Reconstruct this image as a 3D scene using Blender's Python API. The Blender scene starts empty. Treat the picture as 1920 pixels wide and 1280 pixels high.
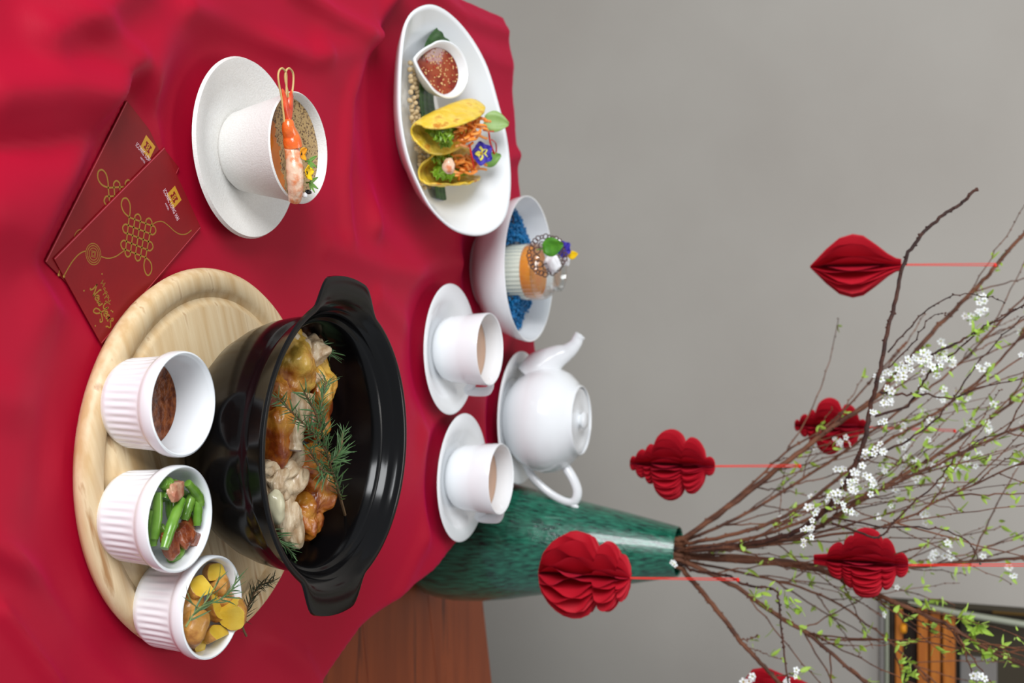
import bpy, bmesh, math, random
from mathutils import Vector, Matrix, noise, Quaternion
random.seed(7)
PI = math.pi
SC = bpy.context.scene
COL = SC.collection
TZ = 0.75                      # height of the cloth-covered table top
F, TH, H = 2130.0, math.radians(20.5), 0.58
# ---------------------------------------------------------------- camera
cam_d = bpy.data.cameras.new('camera'); cam = bpy.data.objects.new('camera', cam_d); COL.objects.link(cam)
s_, c_ = math.sin(TH), math.cos(TH)
cam.matrix_world = Matrix(((0, -1, 0, 0), (s_, 0, -c_, 0), (c_, 0, s_, TZ + H), (0, 0, 0, 1)))
cam_d.sensor_width = 36; cam_d.sensor_fit = 'HORIZONTAL'; cam_d.lens = F * 36 / 1920
cam_d.clip_start = 0.05
cam_d.dof.use_dof = True; cam_d.dof.focus_distance = 0.93; cam_d.dof.aperture_fstop = 8.0
SC.camera = cam
# ---------------------------------------------------------------- world and light
w = bpy.data.worlds.new('daylight'); SC.world = w; w.use_nodes = True
w.node_tree.nodes['Background'].inputs[0].default_value = (0.86, 0.93, 1.0, 1)
w.node_tree.nodes['Background'].inputs[1].default_value = 0.40
def area(name, loc, target, sx, sy, power, col):
    l = bpy.data.lights.new(name, 'AREA'); l.shape = 'RECTANGLE'; l.size = sx; l.size_y = sy; l.energy = power; l.color = col
    o = bpy.data.objects.new(name, l); COL.objects.link(o); o.location = loc
    o.rotation_euler = (Vector(target) - Vector(loc)).to_track_quat('-Z', 'Y').to_euler()
    return o
area('window_light', (-1.75, -1.45, 2.0), (0.0, 1.1, 0.85), 1.5, 1.7, 118, (0.96, 0.98, 1.0))
area('wall_fill', (0.2, 1.7, 3.6), (0.4, 2.3, 1.5), 1.6, 1.0, 24, (1.0, 0.97, 0.93))  # unseen fill lamp, added overhead to brighten the back wall
SC.view_settings.view_transform = 'Standard'; SC.view_settings.look = 'None'
SC.view_settings.gamma = 1; SC.view_settings.use_curve_mapping = False
SC.view_settings.exposure = 0.0
# ---------------------------------------------------------------- helpers
def P(x, y, z=0.0):
    """photo pixel to the point at height z above the table top"""
    zc = -F * s_ + (x - 960) * c_; yc = F * c_ + (x - 960) * s_
    t = (z - H) / zc
    return Vector(((y - 640) * t, yc * t, z + TZ))
def PY(x, y, Y):
    zc = -F * s_ + (x - 960) * c_; yc = F * c_ + (x - 960) * s_
    t = Y / yc
    return Vector(((y - 640) * t, Y, TZ + H + zc * t))
def lin(c):
    return tuple((v / 255 / 12.92 if v / 255 <= 0.04045 else ((v / 255 + 0.055) / 1.055) ** 2.4) for v in c)
def mat(name, col, rough=0.5, col2=None, nscale=20, lo=0.35, hi=0.65, bump=0, bscale=80, stretch=None, coat=0, metal=0,
        trans=0, sss=0, sheen=0, ior=1.45, col3=None, detail=4, bdist=0.002, spec=0.5, sheen_tint=None, croom=0.05):
    m = bpy.data.materials.new(name); m.use_nodes = True
    nt = m.node_tree; b = nt.nodes['Principled BSDF']
    def S(k, v):
        if k in b.inputs: b.inputs[k].default_value = v
    c = (*lin(col), 1)
    S('Base Color', c); S('Roughness', rough); S('Metallic', metal); S('IOR', ior); S('Specular IOR Level', spec)
    S('Coat Weight', coat); S('Coat Roughness', croom); S('Transmission Weight', trans)
    if sss:
        S('Subsurface Weight', sss); S('Subsurface Scale', 0.004); S('Subsurface Radius', (1.0, 0.6, 0.4))
    if sheen:
        S('Sheen Weight', sheen); S('Sheen Roughness', 0.4)
        if sheen_tint: S('Sheen Tint', (*lin(sheen_tint), 1))
    tc = nt.nodes.new('ShaderNodeTexCoord'); mp = nt.nodes.new('ShaderNodeMapping')
    nt.links.new(tc.outputs['Object'], mp.inputs[0])
    if stretch: mp.inputs['Scale'].default_value = stretch
    if col2:
        n = nt.nodes.new('ShaderNodeTexNoise'); n.inputs['Scale'].default_value = nscale; n.inputs['Detail'].default_value = detail
        nt.links.new(mp.outputs[0], n.inputs[0])
        r = nt.nodes.new('ShaderNodeValToRGB'); r.color_ramp.elements[0].position = lo; r.color_ramp.elements[1].position = hi
        r.color_ramp.elements[0].color = c; r.color_ramp.elements[1].color = (*lin(col2), 1)
        if col3:
            e = r.color_ramp.elements.new(min(0.99, hi + 0.1)); e.color = (*lin(col3), 1)
        nt.links.new(n.outputs[0], r.inputs[0]); nt.links.new(r.outputs[0], b.inputs['Base Color'])
    if bump:
        n2 = nt.nodes.new('ShaderNodeTexNoise'); n2.inputs['Scale'].default_value = bscale; n2.inputs['Detail'].default_value = 3
        nt.links.new(mp.outputs[0], n2.inputs[0])
        bp = nt.nodes.new('ShaderNodeBump'); bp.inputs['Strength'].default_value = bump; bp.inputs['Distance'].default_value = bdist
        nt.links.new(n2.outputs[0], bp.inputs['Height']); nt.links.new(bp.outputs[0], b.inputs['Normal'])
    return m
class G:
    """collects faces, then links them as ONE mesh object"""
    def __init__(s): s.v = []; s.f = []; s.m = []
    def add(s, vs, fs, mi=0, M=None):
        o = len(s.v)
        s.v += [tuple(M @ Vector(p)) for p in vs] if M else [tuple(p) for p in vs]
        s.f += [tuple(o + i for i in f) for f in fs]
        s.m += mi if isinstance(mi, list) else [mi] * len(fs)
        return s
    def lathe(s, prof, n=48, M=None, mi=0, sx=1, flute=None):
        vs = []; fs = []; idx = []
        for (r, z) in prof:
            if r < 1e-6: idx.append([len(vs)] * n); vs.append((0, 0, z))
            else:
                idx.append(list(range(len(vs), len(vs) + n)))
                for k in range(n):
                    a = 2 * PI * k / n
                    rr = r if not flute else r + flute(a, r, z)
                    vs.append((rr * math.cos(a) * sx, rr * math.sin(a), z))
        for i in range(len(prof) - 1):
            A, B = idx[i], idx[i + 1]
            for k in range(n):
                l = (k + 1) % n
                q = [A[k], A[l], B[l], B[k]]
                q2 = []
                for t in q:
                    if t not in q2: q2.append(t)
                if len(q2) > 2: fs.append(tuple(q2))
        return s.add(vs, fs, mi, M)
    def tube(s, pts, rad, n=6, mi=0, M=None, cap=True, flat=1.0):
        pts = [Vector(p) for p in pts]; N = len(pts); vs = []; fs = []
        if not hasattr(rad, '__len__'): rad = [rad] * N
        t0 = (pts[1] - pts[0]).normalized()
        nrm = t0.orthogonal().normalized()
        for i, p in enumerate(pts):
            t = (pts[min(i + 1, N - 1)] - pts[max(i - 1, 0)])
            t = t.normalized() if t.length > 1e-9 else t0
            nrm = (nrm - t * nrm.dot(t)); nrm = nrm.normalized() if nrm.length > 1e-6 else t.orthogonal().normalized()
            b = t.cross(nrm)
            for k in range(n):
                a = 2 * PI * k / n
                vs.append(p + (nrm * math.cos(a) + b * math.sin(a) * flat) * rad[i])
        for i in range(N - 1):
            for k in range(n):
                l = (k + 1) % n
                fs.append((i * n + k, i * n + l, (i + 1) * n + l, (i + 1) * n + k))
        if cap: fs.append(tuple(range(n - 1, -1, -1))); fs.append(tuple((N - 1) * n + k for k in range(n)))
        return s.add(vs, fs, mi, M)
    def box(s, x0, y0, z0, x1, y1, z1, mi=0, M=None):
        vs = [(x0, y0, z0), (x1, y0, z0), (x1, y1, z0), (x0, y1, z0), (x0, y0, z1), (x1, y0, z1), (x1, y1, z1), (x0, y1, z1)]
        return s.add(vs, [(3, 2, 1, 0), (4, 5, 6, 7), (0, 1, 5, 4), (1, 2, 6, 5), (2, 3, 7, 6), (3, 0, 4, 7)], mi, M)
    def blob(s, c, rad, sub=3, amp=0.15, fr=1.6, seed=0, mi=0, planes=(), R=None, flat_mi=None, amp2=0.0):
        bm = bmesh.new(); bmesh.ops.create_icosphere(bm, subdivisions=sub, radius=1)
        off = Vector((seed * 3.7, seed * 1.3, seed * 7.1)); cl = {}
        vs = []
        for v in bm.verts:
            p = v.co.copy()
            k = 1 + amp * noise.noise(p * fr + off) * 2 + amp2 * noise.noise(p * fr * 5 + off)
            p = p * k; hit = False
            for (n, d) in planes:
                n = Vector(n).normalized(); e = p.dot(n) - d
                if e > 0: p = p - n * e * 0.96; hit = True
            cl[v.index] = hit
            p = Vector((p.x * rad[0], p.y * rad[1], p.z * rad[2]))
            if R: p = R @ p
            vs.append(p + Vector(c))
        fs = [tuple(v.index for v in f.verts) for f in bm.faces]
        ms = [(flat_mi if (flat_mi is not None and all(cl[i] for i in f)) else mi) for f in fs]
        bm.free()
        return s.add(vs, fs, ms)
    def sheet(s, fn, nu, nv, mi=0, thick=0.0, closed=False):
        vs = [fn(i / nu, j / nv) for i in range(nu + 1) for j in range(nv + 1)]
        fs = [(i * (nv + 1) + j, (i + 1) * (nv + 1) + j, (i + 1) * (nv + 1) + j + 1, i * (nv + 1) + j + 1) for i in range(nu) for j in range(nv)]
        return s.add(vs, fs, mi)
    def build(s, name, mats, parent=None, smooth=True, solid=0, sub=0, bevel=0):
        me = bpy.data.meshes.new(name); me.from_pydata(s.v, [], s.f)
        for m in (mats if isinstance(mats, (list, tuple)) else [mats]): me.materials.append(m)
        me.polygons.foreach_set('material_index', s.m)
        if smooth: me.polygons.foreach_set('use_smooth', [True] * len(s.f))
        me.update()
        if smooth:
            try: me.set_sharp_from_angle(angle=math.radians(50 if smooth is True else smooth))
            except Exception: pass
        o = bpy.data.objects.new(name, me); COL.objects.link(o)
        if parent: o.parent = parent
        if solid:
            md = o.modifiers.new('solid', 'SOLIDIFY'); md.thickness = solid; md.offset = 0
        if bevel:
            md = o.modifiers.new('bevel', 'BEVEL'); md.width = bevel; md.segments = 2; md.limit_method = 'ANGLE'
        if sub:
            md = o.modifiers.new('sub', 'SUBSURF'); md.levels = sub; md.render_levels = sub
        return o
def tag(o, label=None, cat=None, group=None, kind=None):
    if label: o['label'] = label
    if cat: o['category'] = cat
    if group: o['group'] = group
    if kind: o['kind'] = kind
    return o
def thing(name, label, cat, loc=(0, 0, 0), rz=0, group=None):
    o = bpy.data.objects.new(name, None); COL.objects.link(o); o.location = loc; o.rotation_euler = (0, 0, rz)
    o.empty_display_size = 0.02
    return tag(o, label, cat, group)
def inst(src, name, parent, M):
    o = bpy.data.objects.new(name, src); COL.objects.link(o)
    if parent: o.parent = parent
    o.matrix_local = M
    return o
def align(d, roll=0.0):
    """rotation that turns local Z to direction d"""
    q = Vector(d).normalized().to_track_quat('Z', 'Y')
    return q.to_matrix().to_4x4() @ Matrix.Rotation(roll, 4, 'Z')
def T(v): return Matrix.Translation(Vector(v))
def smooth_path(pts, sub=5):
    pts = [Vector(p) for p in pts]; out = []
    for i in range(len(pts) - 1):
        p0 = pts[max(i - 1, 0)]; p1 = pts[i]; p2 = pts[i + 1]; p3 = pts[min(i + 2, len(pts) - 1)]
        for k in range(sub):
            t = k / sub
            out.append(0.5 * ((2 * p1) + (p2 - p0) * t + (2 * p0 - 5 * p1 + 4 * p2 - p3) * t * t + (3 * p1 - p0 - 3 * p2 + p3) * t ** 3))
    out.append(pts[-1]); return out
R_ = random.uniform
def sstep(a, b, x):
    t = max(0.0, min(1.0, (x - a) / (b - a))); return t * t * (3 - 2 * t)
# ---------------------------------------------------------------- materials
M = {}
M['wall'] = mat('wall_plaster', (176, 171, 163), 0.75, (168, 162, 154), 2.2, 0.35, 0.7, 0.15, 30)
M['floor'] = mat('floor_tile', (120, 112, 104), 0.5, (104, 98, 92), 5)
M['white'] = mat('white_porcelain', (238, 240, 242), 0.16, coat=0.3)
M['stone'] = mat('white_stoneware', (232, 230, 226), 0.4, (226, 223, 218), 700, 0.4, 0.6, 0.5, 700, bdist=0.0006)
M['pot'] = mat('black_glaze', (9, 8, 9), 0.16, spec=0.36)
M['green'] = mat('green_glaze', (8, 50, 42), 0.12, (40, 124, 98), 18, 0.34, 0.66, 0.3, 40, stretch=(20, 20, 0.7), coat=0.6, detail=8)
M['paper'] = mat('red_honeycomb_paper', (192, 10, 36), 0.7, sheen=0.3, sheen_tint=(255, 60, 110))
M['string'] = mat('red_string', (240, 50, 35), 0.6)
M['bark'] = mat('brown_bark', (82, 50, 36), 0.7, (124, 78, 54), 60, 0.4, 0.6, 0.6, 300, stretch=(1, 1, 0.3))
M['bark2'] = mat('dark_bark', (52, 32, 28), 0.7, (84, 50, 38), 60, 0.4, 0.6, 0.6, 300)
M['leaf'] = mat('spring_leaf', (150, 186, 62), 0.5, (176, 206, 92), 40, sss=0.1)
M['petal'] = mat('white_petal', (244, 246, 244), 0.6, sss=0.15)
M['pist'] = mat('yellow_green_centre', (190, 190, 70), 0.6)
M['env'] = mat('red_card', (134, 14, 22), 0.45, (126, 13, 21), 30, bump=0.05, bscale=500, spec=0.3)
M['enve'] = mat('card_edge', (196, 70, 84), 0.5)
M['gold'] = mat('gold_print', (160, 120, 44), 0.42, metal=0.3)
M['gold2'] = mat('gold_emblem', (200, 146, 36), 0.45, metal=0.1)
M['lett'] = mat('white_print', (232, 205, 215), 0.6)
M['rosem'] = mat('rosemary_needle', (56, 90, 50), 0.5, (96, 126, 80), 90)
M['rosed'] = mat('dried_rosemary_needle', (36, 46, 28), 0.6, (58, 64, 36), 90)
M['rstem'] = mat('rosemary_stem', (110, 84, 56), 0.7)
M['rstemg'] = mat('green_rosemary_stem', (128, 140, 84), 0.6)
M['skin'] = mat('roast_skin', (206, 142, 50), 0.24, (172, 94, 26), 42, 0.38, 0.52, 0.45, 180, coat=0.45, col3=(126, 52, 14), bdist=0.0025, detail=6, croom=0.28)
M['skin2'] = mat('roast_skin_yellow', (216, 172, 74), 0.24, (196, 132, 44), 42, 0.42, 0.56, 0.45, 180, coat=0.45, col3=(140, 66, 20), bdist=0.0025, detail=6, croom=0.28)
M['meat'] = mat('white_meat', (222, 202, 170), 0.35, (176, 142, 104), 60, bump=0.6, bscale=110, stretch=(1, 1, 4), coat=0.3)
M['bone'] = mat('bone_end', (92, 60, 58), 0.4, (196, 172, 158), 160)
M['garl'] = mat('garlic', (214, 206, 172), 0.3, coat=0.4)
M['broth'] = mat('dark_broth', (16, 10, 6), 0.08)
M['potskin'] = mat('potato_skin', (196, 140, 66), 0.4, (160, 98, 40), 90, 0.45, 0.65, 0.5, 260, coat=0.35)
M['potflesh'] = mat('potato_flesh', (222, 190, 74), 0.35, (210, 170, 50), 60, bump=0.15, bscale=200, coat=0.3)
M['bean'] = mat('green_bean', (122, 164, 62), 0.25, (96, 142, 44), 60, coat=0.5)
M['bacon'] = mat('bacon_brown', (122, 52, 26), 0.3, (160, 82, 44), 120, 0.4, 0.6, 0.6, 260, coat=0.5)
M['bacon2'] = mat('bacon_fat', (214, 164, 132), 0.3, (180, 110, 84), 120, 0.4, 0.6, 0.3, 200, coat=0.5)
M['sauce'] = mat('brown_sauce', (150, 82, 40), 0.18, (96, 44, 20), 180, 0.35, 0.62, 0.35, 240, coat=0.5)
M['chili'] = mat('chilli_dip', (150, 66, 34), 0.12, (124, 38, 18), 60, 0.4, 0.55, coat=0.6)
M['flake'] = mat('chilli_seed', (236, 196, 130), 0.4)
M['flaker'] = mat('chilli_flake', (176, 26, 12), 0.35)
M['tea'] = mat('milky_tea', (188, 152, 128), 0.12)
M['bisque'] = mat('orange_bisque', (204, 122, 44), 0.12, (190, 108, 36), 60)
M['prawn'] = mat('prawn_shell', (226, 84, 22), 0.2, (238, 120, 50), 90, coat=0.6, bump=0.3, bscale=300)
M['prawnt'] = mat('prawn_tail', (204, 50, 22), 0.25, (232, 92, 50), 120, coat=0.5)
M['prawnf'] = mat('prawn_flesh', (232, 196, 168), 0.3, (224, 138, 92), 110, 0.48, 0.62, 0.4, 220, coat=0.5)
M['pick'] = mat('bamboo', (206, 174, 112), 0.5)
M['yel'] = mat('yellow_petal', (246, 200, 12), 0.5)
M['ora'] = mat('orange_petal', (246, 160, 20), 0.5)
M['blk'] = mat('black_seed', (14, 12, 14), 0.3)
M['herb'] = mat('green_herb', (120, 160, 70), 0.5, (92, 140, 56), 80)
M['lettu'] = mat('lettuce', (140, 172, 44), 0.35, (108, 150, 36), 60, sss=0.1)
M['lettl'] = mat('pale_leaf', (150, 180, 106), 0.45, (126, 162, 84), 60)
M['ban'] = mat('banana_leaf', (30, 66, 30), 0.4, (56, 96, 40), 260, stretch=(1, 0.1, 1))
M['shell'] = mat('taco_shell', (230, 190, 46), 0.42, (236, 204, 84), 60, 0.4, 0.55, 0.8, 140, coat=0.15, col3=(204, 132, 34), bdist=0.003)
M['carrot'] = mat('carrot', (250, 140, 40), 0.35, (252, 176, 92), 60, sss=0.15)
M['chilir'] = mat('red_chilli', (200, 34, 12), 0.3)
M['soy'] = mat('soy_bean', (214, 190, 150), 0.5, (196, 168, 124), 200)
M['pviol'] = mat('violet_petal', (46, 34, 150), 0.55, (70, 52, 176), 200)
M['pyell'] = mat('pale_yellow_petal', (236, 226, 90), 0.5)
M['blue'] = mat('blue_rice', (6, 92, 148), 0.45, (14, 120, 178), 150)
M['rasp'] = mat('dark_berry', (14, 30, 62), 0.5)
M['cream'] = mat('white_cream', (244, 242, 228), 0.5)
M['whip'] = mat('whipped_cream', (248, 248, 250), 0.6)
M['jam'] = mat('mango_jelly', (240, 134, 20), 0.15, (246, 156, 40), 60)
M['glass'] = mat('clear_glass', (255, 255, 255), 0.02, trans=1.0, ior=1.45)
M['tuile'] = mat('lace_tuile', (84, 60, 56), 0.5)
M['mint'] = mat('mint_leaf', (82, 150, 40), 0.4, (60, 124, 34), 120)
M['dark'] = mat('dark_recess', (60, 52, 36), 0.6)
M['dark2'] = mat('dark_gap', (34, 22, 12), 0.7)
M['slat'] = mat('orange_wood_slat', (196, 118, 40), 0.5, (176, 98, 30), 10, stretch=(1, 8, 8))
M['grey'] = mat('grey_metal', (128, 124, 120), 0.4)
M['lt'] = mat('pale_trim_and_glint', (156, 160, 140), 0.3)
def wood(name, a, b, c, axis=(1, 14, 14), rough=0.45, sc=5):
    m = mat(name, a, rough, b, sc, 0.35, 0.6, 0.06, 60, stretch=axis, col3=c, detail=6); return m
M['board'] = wood('pale_beech', (206, 172, 124), (226, 202, 162), (176, 132, 86), (0.9, 15, 15), 0.42, 6)
M['tablewood'] = wood('red_brown_wood', (126, 54, 18), (142, 64, 24), (88, 36, 14), (0.8, 9, 9), 0.4, 4)
def thin_glass():
    m = bpy.data.materials.new('thin_glass'); m.use_nodes = True; nt = m.node_tree; nt.nodes.clear()
    o = nt.nodes.new('ShaderNodeOutputMaterial'); t = nt.nodes.new('ShaderNodeBsdfTransparent'); gl = nt.nodes.new('ShaderNodeBsdfGlossy'); gl.inputs['Roughness'].default_value = 0.03
    t.inputs[0].default_value = (0.93, 0.95, 0.945, 1)
    lw = nt.nodes.new('ShaderNodeLayerWeight'); pw = nt.nodes.new('ShaderNodeMath'); pw.operation = 'POWER'; pw.inputs[1].default_value = 2.2
    nt.links.new(lw.outputs['Facing'], pw.inputs[0]); f = nt.nodes.new('ShaderNodeMath'); f.operation = 'MULTIPLY_ADD'; f.inputs[1].default_value = 0.75; f.inputs[2].default_value = 0.09
    nt.links.new(pw.outputs[0], f.inputs[0]); mx = nt.nodes.new('ShaderNodeMixShader')
    nt.links.new(f.outputs[0], mx.inputs[0]); nt.links.new(t.outputs[0], mx.inputs[1]); nt.links.new(gl.outputs[0], mx.inputs[2]); nt.links.new(mx.outputs[0], o.inputs[0])
    return m
M['glass'] = thin_glass()
def cloth_mat():
    m = mat('red_cloth', (170, 2, 40), 0.6, (166, 2, 38), 4, bump=0.2, bscale=1500, sheen=0.28, sheen_tint=(255, 20, 130), bdist=0.0004, spec=0.25)
    return m
M['cloth'] = cloth_mat()
def foam_mat():
    m = mat('soup_foam', (178, 142, 84), 0.3); nt = m.node_tree; b = nt.nodes['Principled BSDF']
    tc = nt.nodes.new('ShaderNodeTexCoord')
    cols = []
    prev = None
    for sc, th in ((480, 0.50), (300, 0.40), (900, 0.42)):
        v = nt.nodes.new('ShaderNodeTexVoronoi'); v.inputs['Scale'].default_value = sc
        nt.links.new(tc.outputs['Object'], v.inputs['Vector'])
        r = nt.nodes.new('ShaderNodeValToRGB'); r.color_ramp.elements[0].position = th * 0.6; r.color_ramp.elements[1].position = th
        r.color_ramp.elements[0].color = (0, 0, 0, 1); r.color_ramp.elements[1].color = (1, 1, 1, 1)
        nt.links.new(v.outputs['Distance'], r.inputs[0])
        # only some of the cells hold a bubble
        g = nt.nodes.new('ShaderNodeSeparateColor'); nt.links.new(v.outputs['Color'], g.inputs[0])
        mt = nt.nodes.new('ShaderNodeMath'); mt.operation = 'GREATER_THAN'; mt.inputs[1].default_value = 0.45
        nt.links.new(g.outputs[0], mt.inputs[0])
        mx = nt.nodes.new('ShaderNodeMath'); mx.operation = 'MAXIMUM'
        nt.links.new(mt.outputs[0], mx.inputs[0]); nt.links.new(r.outputs[0], mx.inputs[1])
        if prev:
            q = nt.nodes.new('ShaderNodeMath'); q.operation = 'MULTIPLY'
            nt.links.new(prev.outputs[0], q.inputs[0]); nt.links.new(mx.outputs[0], q.inputs[1]); prev = q
        else: prev = mx
    mix = nt.nodes.new('ShaderNodeMix'); mix.data_type = 'RGBA'
    nt.links.new(prev.outputs[0], mix.inputs[0])
    mix.inputs[6].default_value = (*lin((92, 60, 30)), 1); mix.inputs[7].default_value = (*lin((180, 148, 98)), 1)
    nt.links.new(mix.outputs[2], b.inputs['Base Color'])
    bp = nt.nodes.new('ShaderNodeBump'); bp.inputs['Strength'].default_value = 0.5; bp.inputs['Distance'].default_value = 0.001
    nt.links.new(prev.outputs[0], bp.inputs['Height']); nt.links.new(bp.outputs[0], b.inputs['Normal'])
    return m
M['foam'] = foam_mat()
# ---------------------------------------------------------------- setting
WY = 2.6
g = G(); g.box(-3.2, -1.5, -0.02, 3.2, WY + 0.1, 0.0); tag(g.build('floor', M['floor'], smooth=False), kind='structure')
ox0 = 0.556; oz0 = TZ + 0.463; ox1 = 1.5; oz1 = TZ + 1.05
g = G()
g.box(-3.2, WY, 0, ox0, WY + 0.12, 3.2); g.box(ox0, WY, 0, 3.2, WY + 0.12, oz0)
g.box(ox0, WY, oz1, 3.2, WY + 0.12, 3.2); g.box(ox1, WY, oz0, 3.2, WY + 0.12, oz1)
tag(g.build('wall_back', M['wall'], smooth=False), kind='structure')
win = bpy.data.objects.new('window_1', None); COL.objects.link(win); win.location = (ox0, WY, oz0); tag(win, kind='structure')
def wbox(name, m, x0, z0, x1, z1, y0, y1, bev=0.002):
    g = G(); g.box(x0, y0, z0, x1, y1, z1); return g.build(name, m, win, smooth=False, bevel=bev)
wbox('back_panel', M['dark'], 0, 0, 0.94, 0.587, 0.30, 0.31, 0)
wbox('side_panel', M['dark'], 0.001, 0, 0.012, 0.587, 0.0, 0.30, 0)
wbox('sill', M['grey'], -0.006, 0.0, 0.94, 0.010, -0.012, 0.1)
wbox('sill_edge', M['lt'], 0.0, 0.012, 0.94, 0.019, 0.0, 0.1)
wbox('dark_rail', M['dark2'], 0.0, 0.020, 0.94, 0.030, 0.01, 0.1)
for z0, z1 in ((0.032, 0.047), (0.078, 0.099), (0.1035, 0.124), (0.129, 0.154)):
    wbox('slat', M['slat'], 0.014, z0, 0.94, z1, 0.02, 0.045)
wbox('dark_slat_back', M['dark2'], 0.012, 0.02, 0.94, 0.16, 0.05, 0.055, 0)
g = G(); g.tube([(0.006, -0.01, 0.06), (0.02, -0.012, 0.16), (0.033, -0.014, 0.30)], [0.004, 0.007, 0.007], 8)
g.build('edge_glint', M['lt'], win)  # pale colour stands in for the glint along the opening's glossy edge
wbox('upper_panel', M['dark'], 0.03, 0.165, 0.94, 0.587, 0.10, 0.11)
wbox('brass_strip', M['gold'], 0.028, 0.23, 0.036, 0.40, 0.085, 0.10)
wbox('grey_plate', M['grey'], 0.135, 0.165, 0.30, 0.24, 0.085, 0.10)
g = G(); g.lathe([(0, 0), (0.009, 0.001), (0.011, 0.005), (0.009, 0.011), (0, 0.012)], 16, T((0.066, 0.006, 0.044)) @ Matrix.Rotation(0.1, 4, 'X'))
tag(g.build('knob', M['ora'], win), 'orange round knob on the lowest slat')
# wooden table the riser and the vase stand on
WZ = -0.14
def tline(X, off=0.0): return 1.784 + 0.275 * (X - 0.433) + off
tb = thing('wooden_table', 'red-brown wooden table under the vase and the red cloth', 'table', (0, 0, 0))
nb = 7
for i in range(nb):
    # boards run along the far edge direction
    y0 = i / nb; y1 = (i + 1) / nb
    def yy(X, f): return 0.32 + (tline(X) - 0.32) * f
    g = G(); e = 0.0006; xa, xb = -0.47, 1.25; z0, z1 = TZ + WZ - 0.03, TZ + WZ
    vs = [(xa, yy(xa, y0) + e, z0), (xb, yy(xb, y0) + e, z0), (xb, yy(xb, y1) - e, z0), (xa, yy(xa, y1) - e, z0)]
    vs += [(a, b, z1) for a, b, _ in vs]
    g.add(vs, [(3, 2, 1, 0), (4, 5, 6, 7), (0, 1, 5, 4), (1, 2, 6, 5), (2, 3, 7, 6), (3, 0, 4, 7)])
    g.build('plank', M['tablewood'], tb, smooth=False, bevel=0.0012)
for (x, y) in ((-0.40, 0.42), (1.17, 0.42), (-0.40, 1.44), (1.17, 1.88)):
    g = G(); g.box(x - 0.03, y - 0.03, 0, x + 0.03, y + 0.03, TZ + WZ - 0.03); g.build('leg', M['tablewood'], tb, smooth=False, bevel=0.004)
# ---------------------------------------------------------------- red cloth over a riser
RE = [(0.45, 0.425), (0.80, 0.378), (1.00, 0.340), (1.09, 0.300), (1.19, 0.286), (1.263, 0.275), (1.336, 0.2575), (1.668, 0.165), (2.2, 0.02)]
def right(Y):
    if Y <= RE[0][0]: return RE[0][1]
    for (a, b), (c, d) in zip(RE, RE[1:]):
        if Y <= c: return b + (d - b) * (Y - a) / (c - a)
    return RE[-1][1]
def left(Y): return -0.4525 + (1.504 - Y) * 0.12
def far(X): return 1.6298 + 0.278 * X
NEAR = 0.42
FOOT = [(-0.166, 0.845, 0.085), (0.093, 0.80, 0.175), (-0.25, 1.21, 0.115), (-0.097, 1.442, 0.07), (0.0094, 1.289, 0.075), (0.171, 1.331, 0.075),
        (0.1105, 1.537, 0.08)]
ridges = []   # a, b in photo pixels on the table top, width, height, side (0 ridge, else step)
def rd(pts, w, h):
    q = [P(*p).to_2d() for p in pts]
    for a, b in zip(q, q[1:]): ridges.append((a, b, w, h, len(q)))
RD = []
def ridge(pts, w, h): RD.append(([P(*p).to_2d() for p in pts], w, h))
CR = [([P(*p).to_2d() for p in ((-60, 282), (60, 275), (180, 250), (300, 212), (400, 186))], 0.030, 0.012), ([P(*p).to_2d() for p in ((940, 118), (860, 90), (690, 80), (600, 100))], 0.018, 0.005)]
ridge([(60, 60), (150, 20), (230, -40)], 0.02, 0.012)
ridge([(60, -30), (150, 50), (215, 110)], 0.016, 0.007)
ridge([(-40, 170), (80, 160), (200, 190)], 0.018, 0.008)
ridge([(330, 20), (420, 60), (560, 110), (690, 80)], 0.014, 0.008)
ridge([(690, 80), (600, 30), (520, -30)], 0.014, 0.010)
ridge([(690, 80), (760, 72), (860, 90), (940, 120)], 0.014, 0.008)
ridge([(690, 80), (694, 180), (700, 300), (690, 420)], 0.017, 0.007)
ridge([(690, 80), (640, 180), (630, 330), (640, 440)], 0.014, 0.005)
ridge([(690, 80), (730, -20)], 0.014, 0.010)
ridge([(770, -30), (850, 30), (935, 60)], 0.014, 0.008)
ridge([(880, 330), (930, 300), (965, 290)], 0.012, 0.006)
ridge([(600, 460), (700, 500), (790, 520), (880, 480)], 0.018, 0.006)
ridge([(700, 560), (760, 620), (780, 760), (790, 1000)], 0.016, 0.0045)
ridge([(720, 1180), (790, 1000), (800, 800)], 0.02, 0.004)
ridge([(-40, 420), (60, 460), (100, 700), (60, 900)], 0.026, 0.006)
ridge([(-40, 740), (60, 770), (120, 900)], 0.020, 0.005)
ridge([(-50, 1010), (60, 1080), (150, 1190), (240, 1300)], 0.010, 0.008)
ridge([(-20, 1140), (90, 1290)], 0.006, 0.006)
ridge([(140, 1130), (300, 1260), (420, 1330)], 0.020, 0.006)
ridge([(480, 1180), (560, 1240), (600, 1320)], 0.016, 0.007)
def dseg(p, a, b):
    ab = b - a; t = max(0, min(1, (p - a).dot(ab) / ab.length_squared)); return (p - a - ab * t).length
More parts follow.
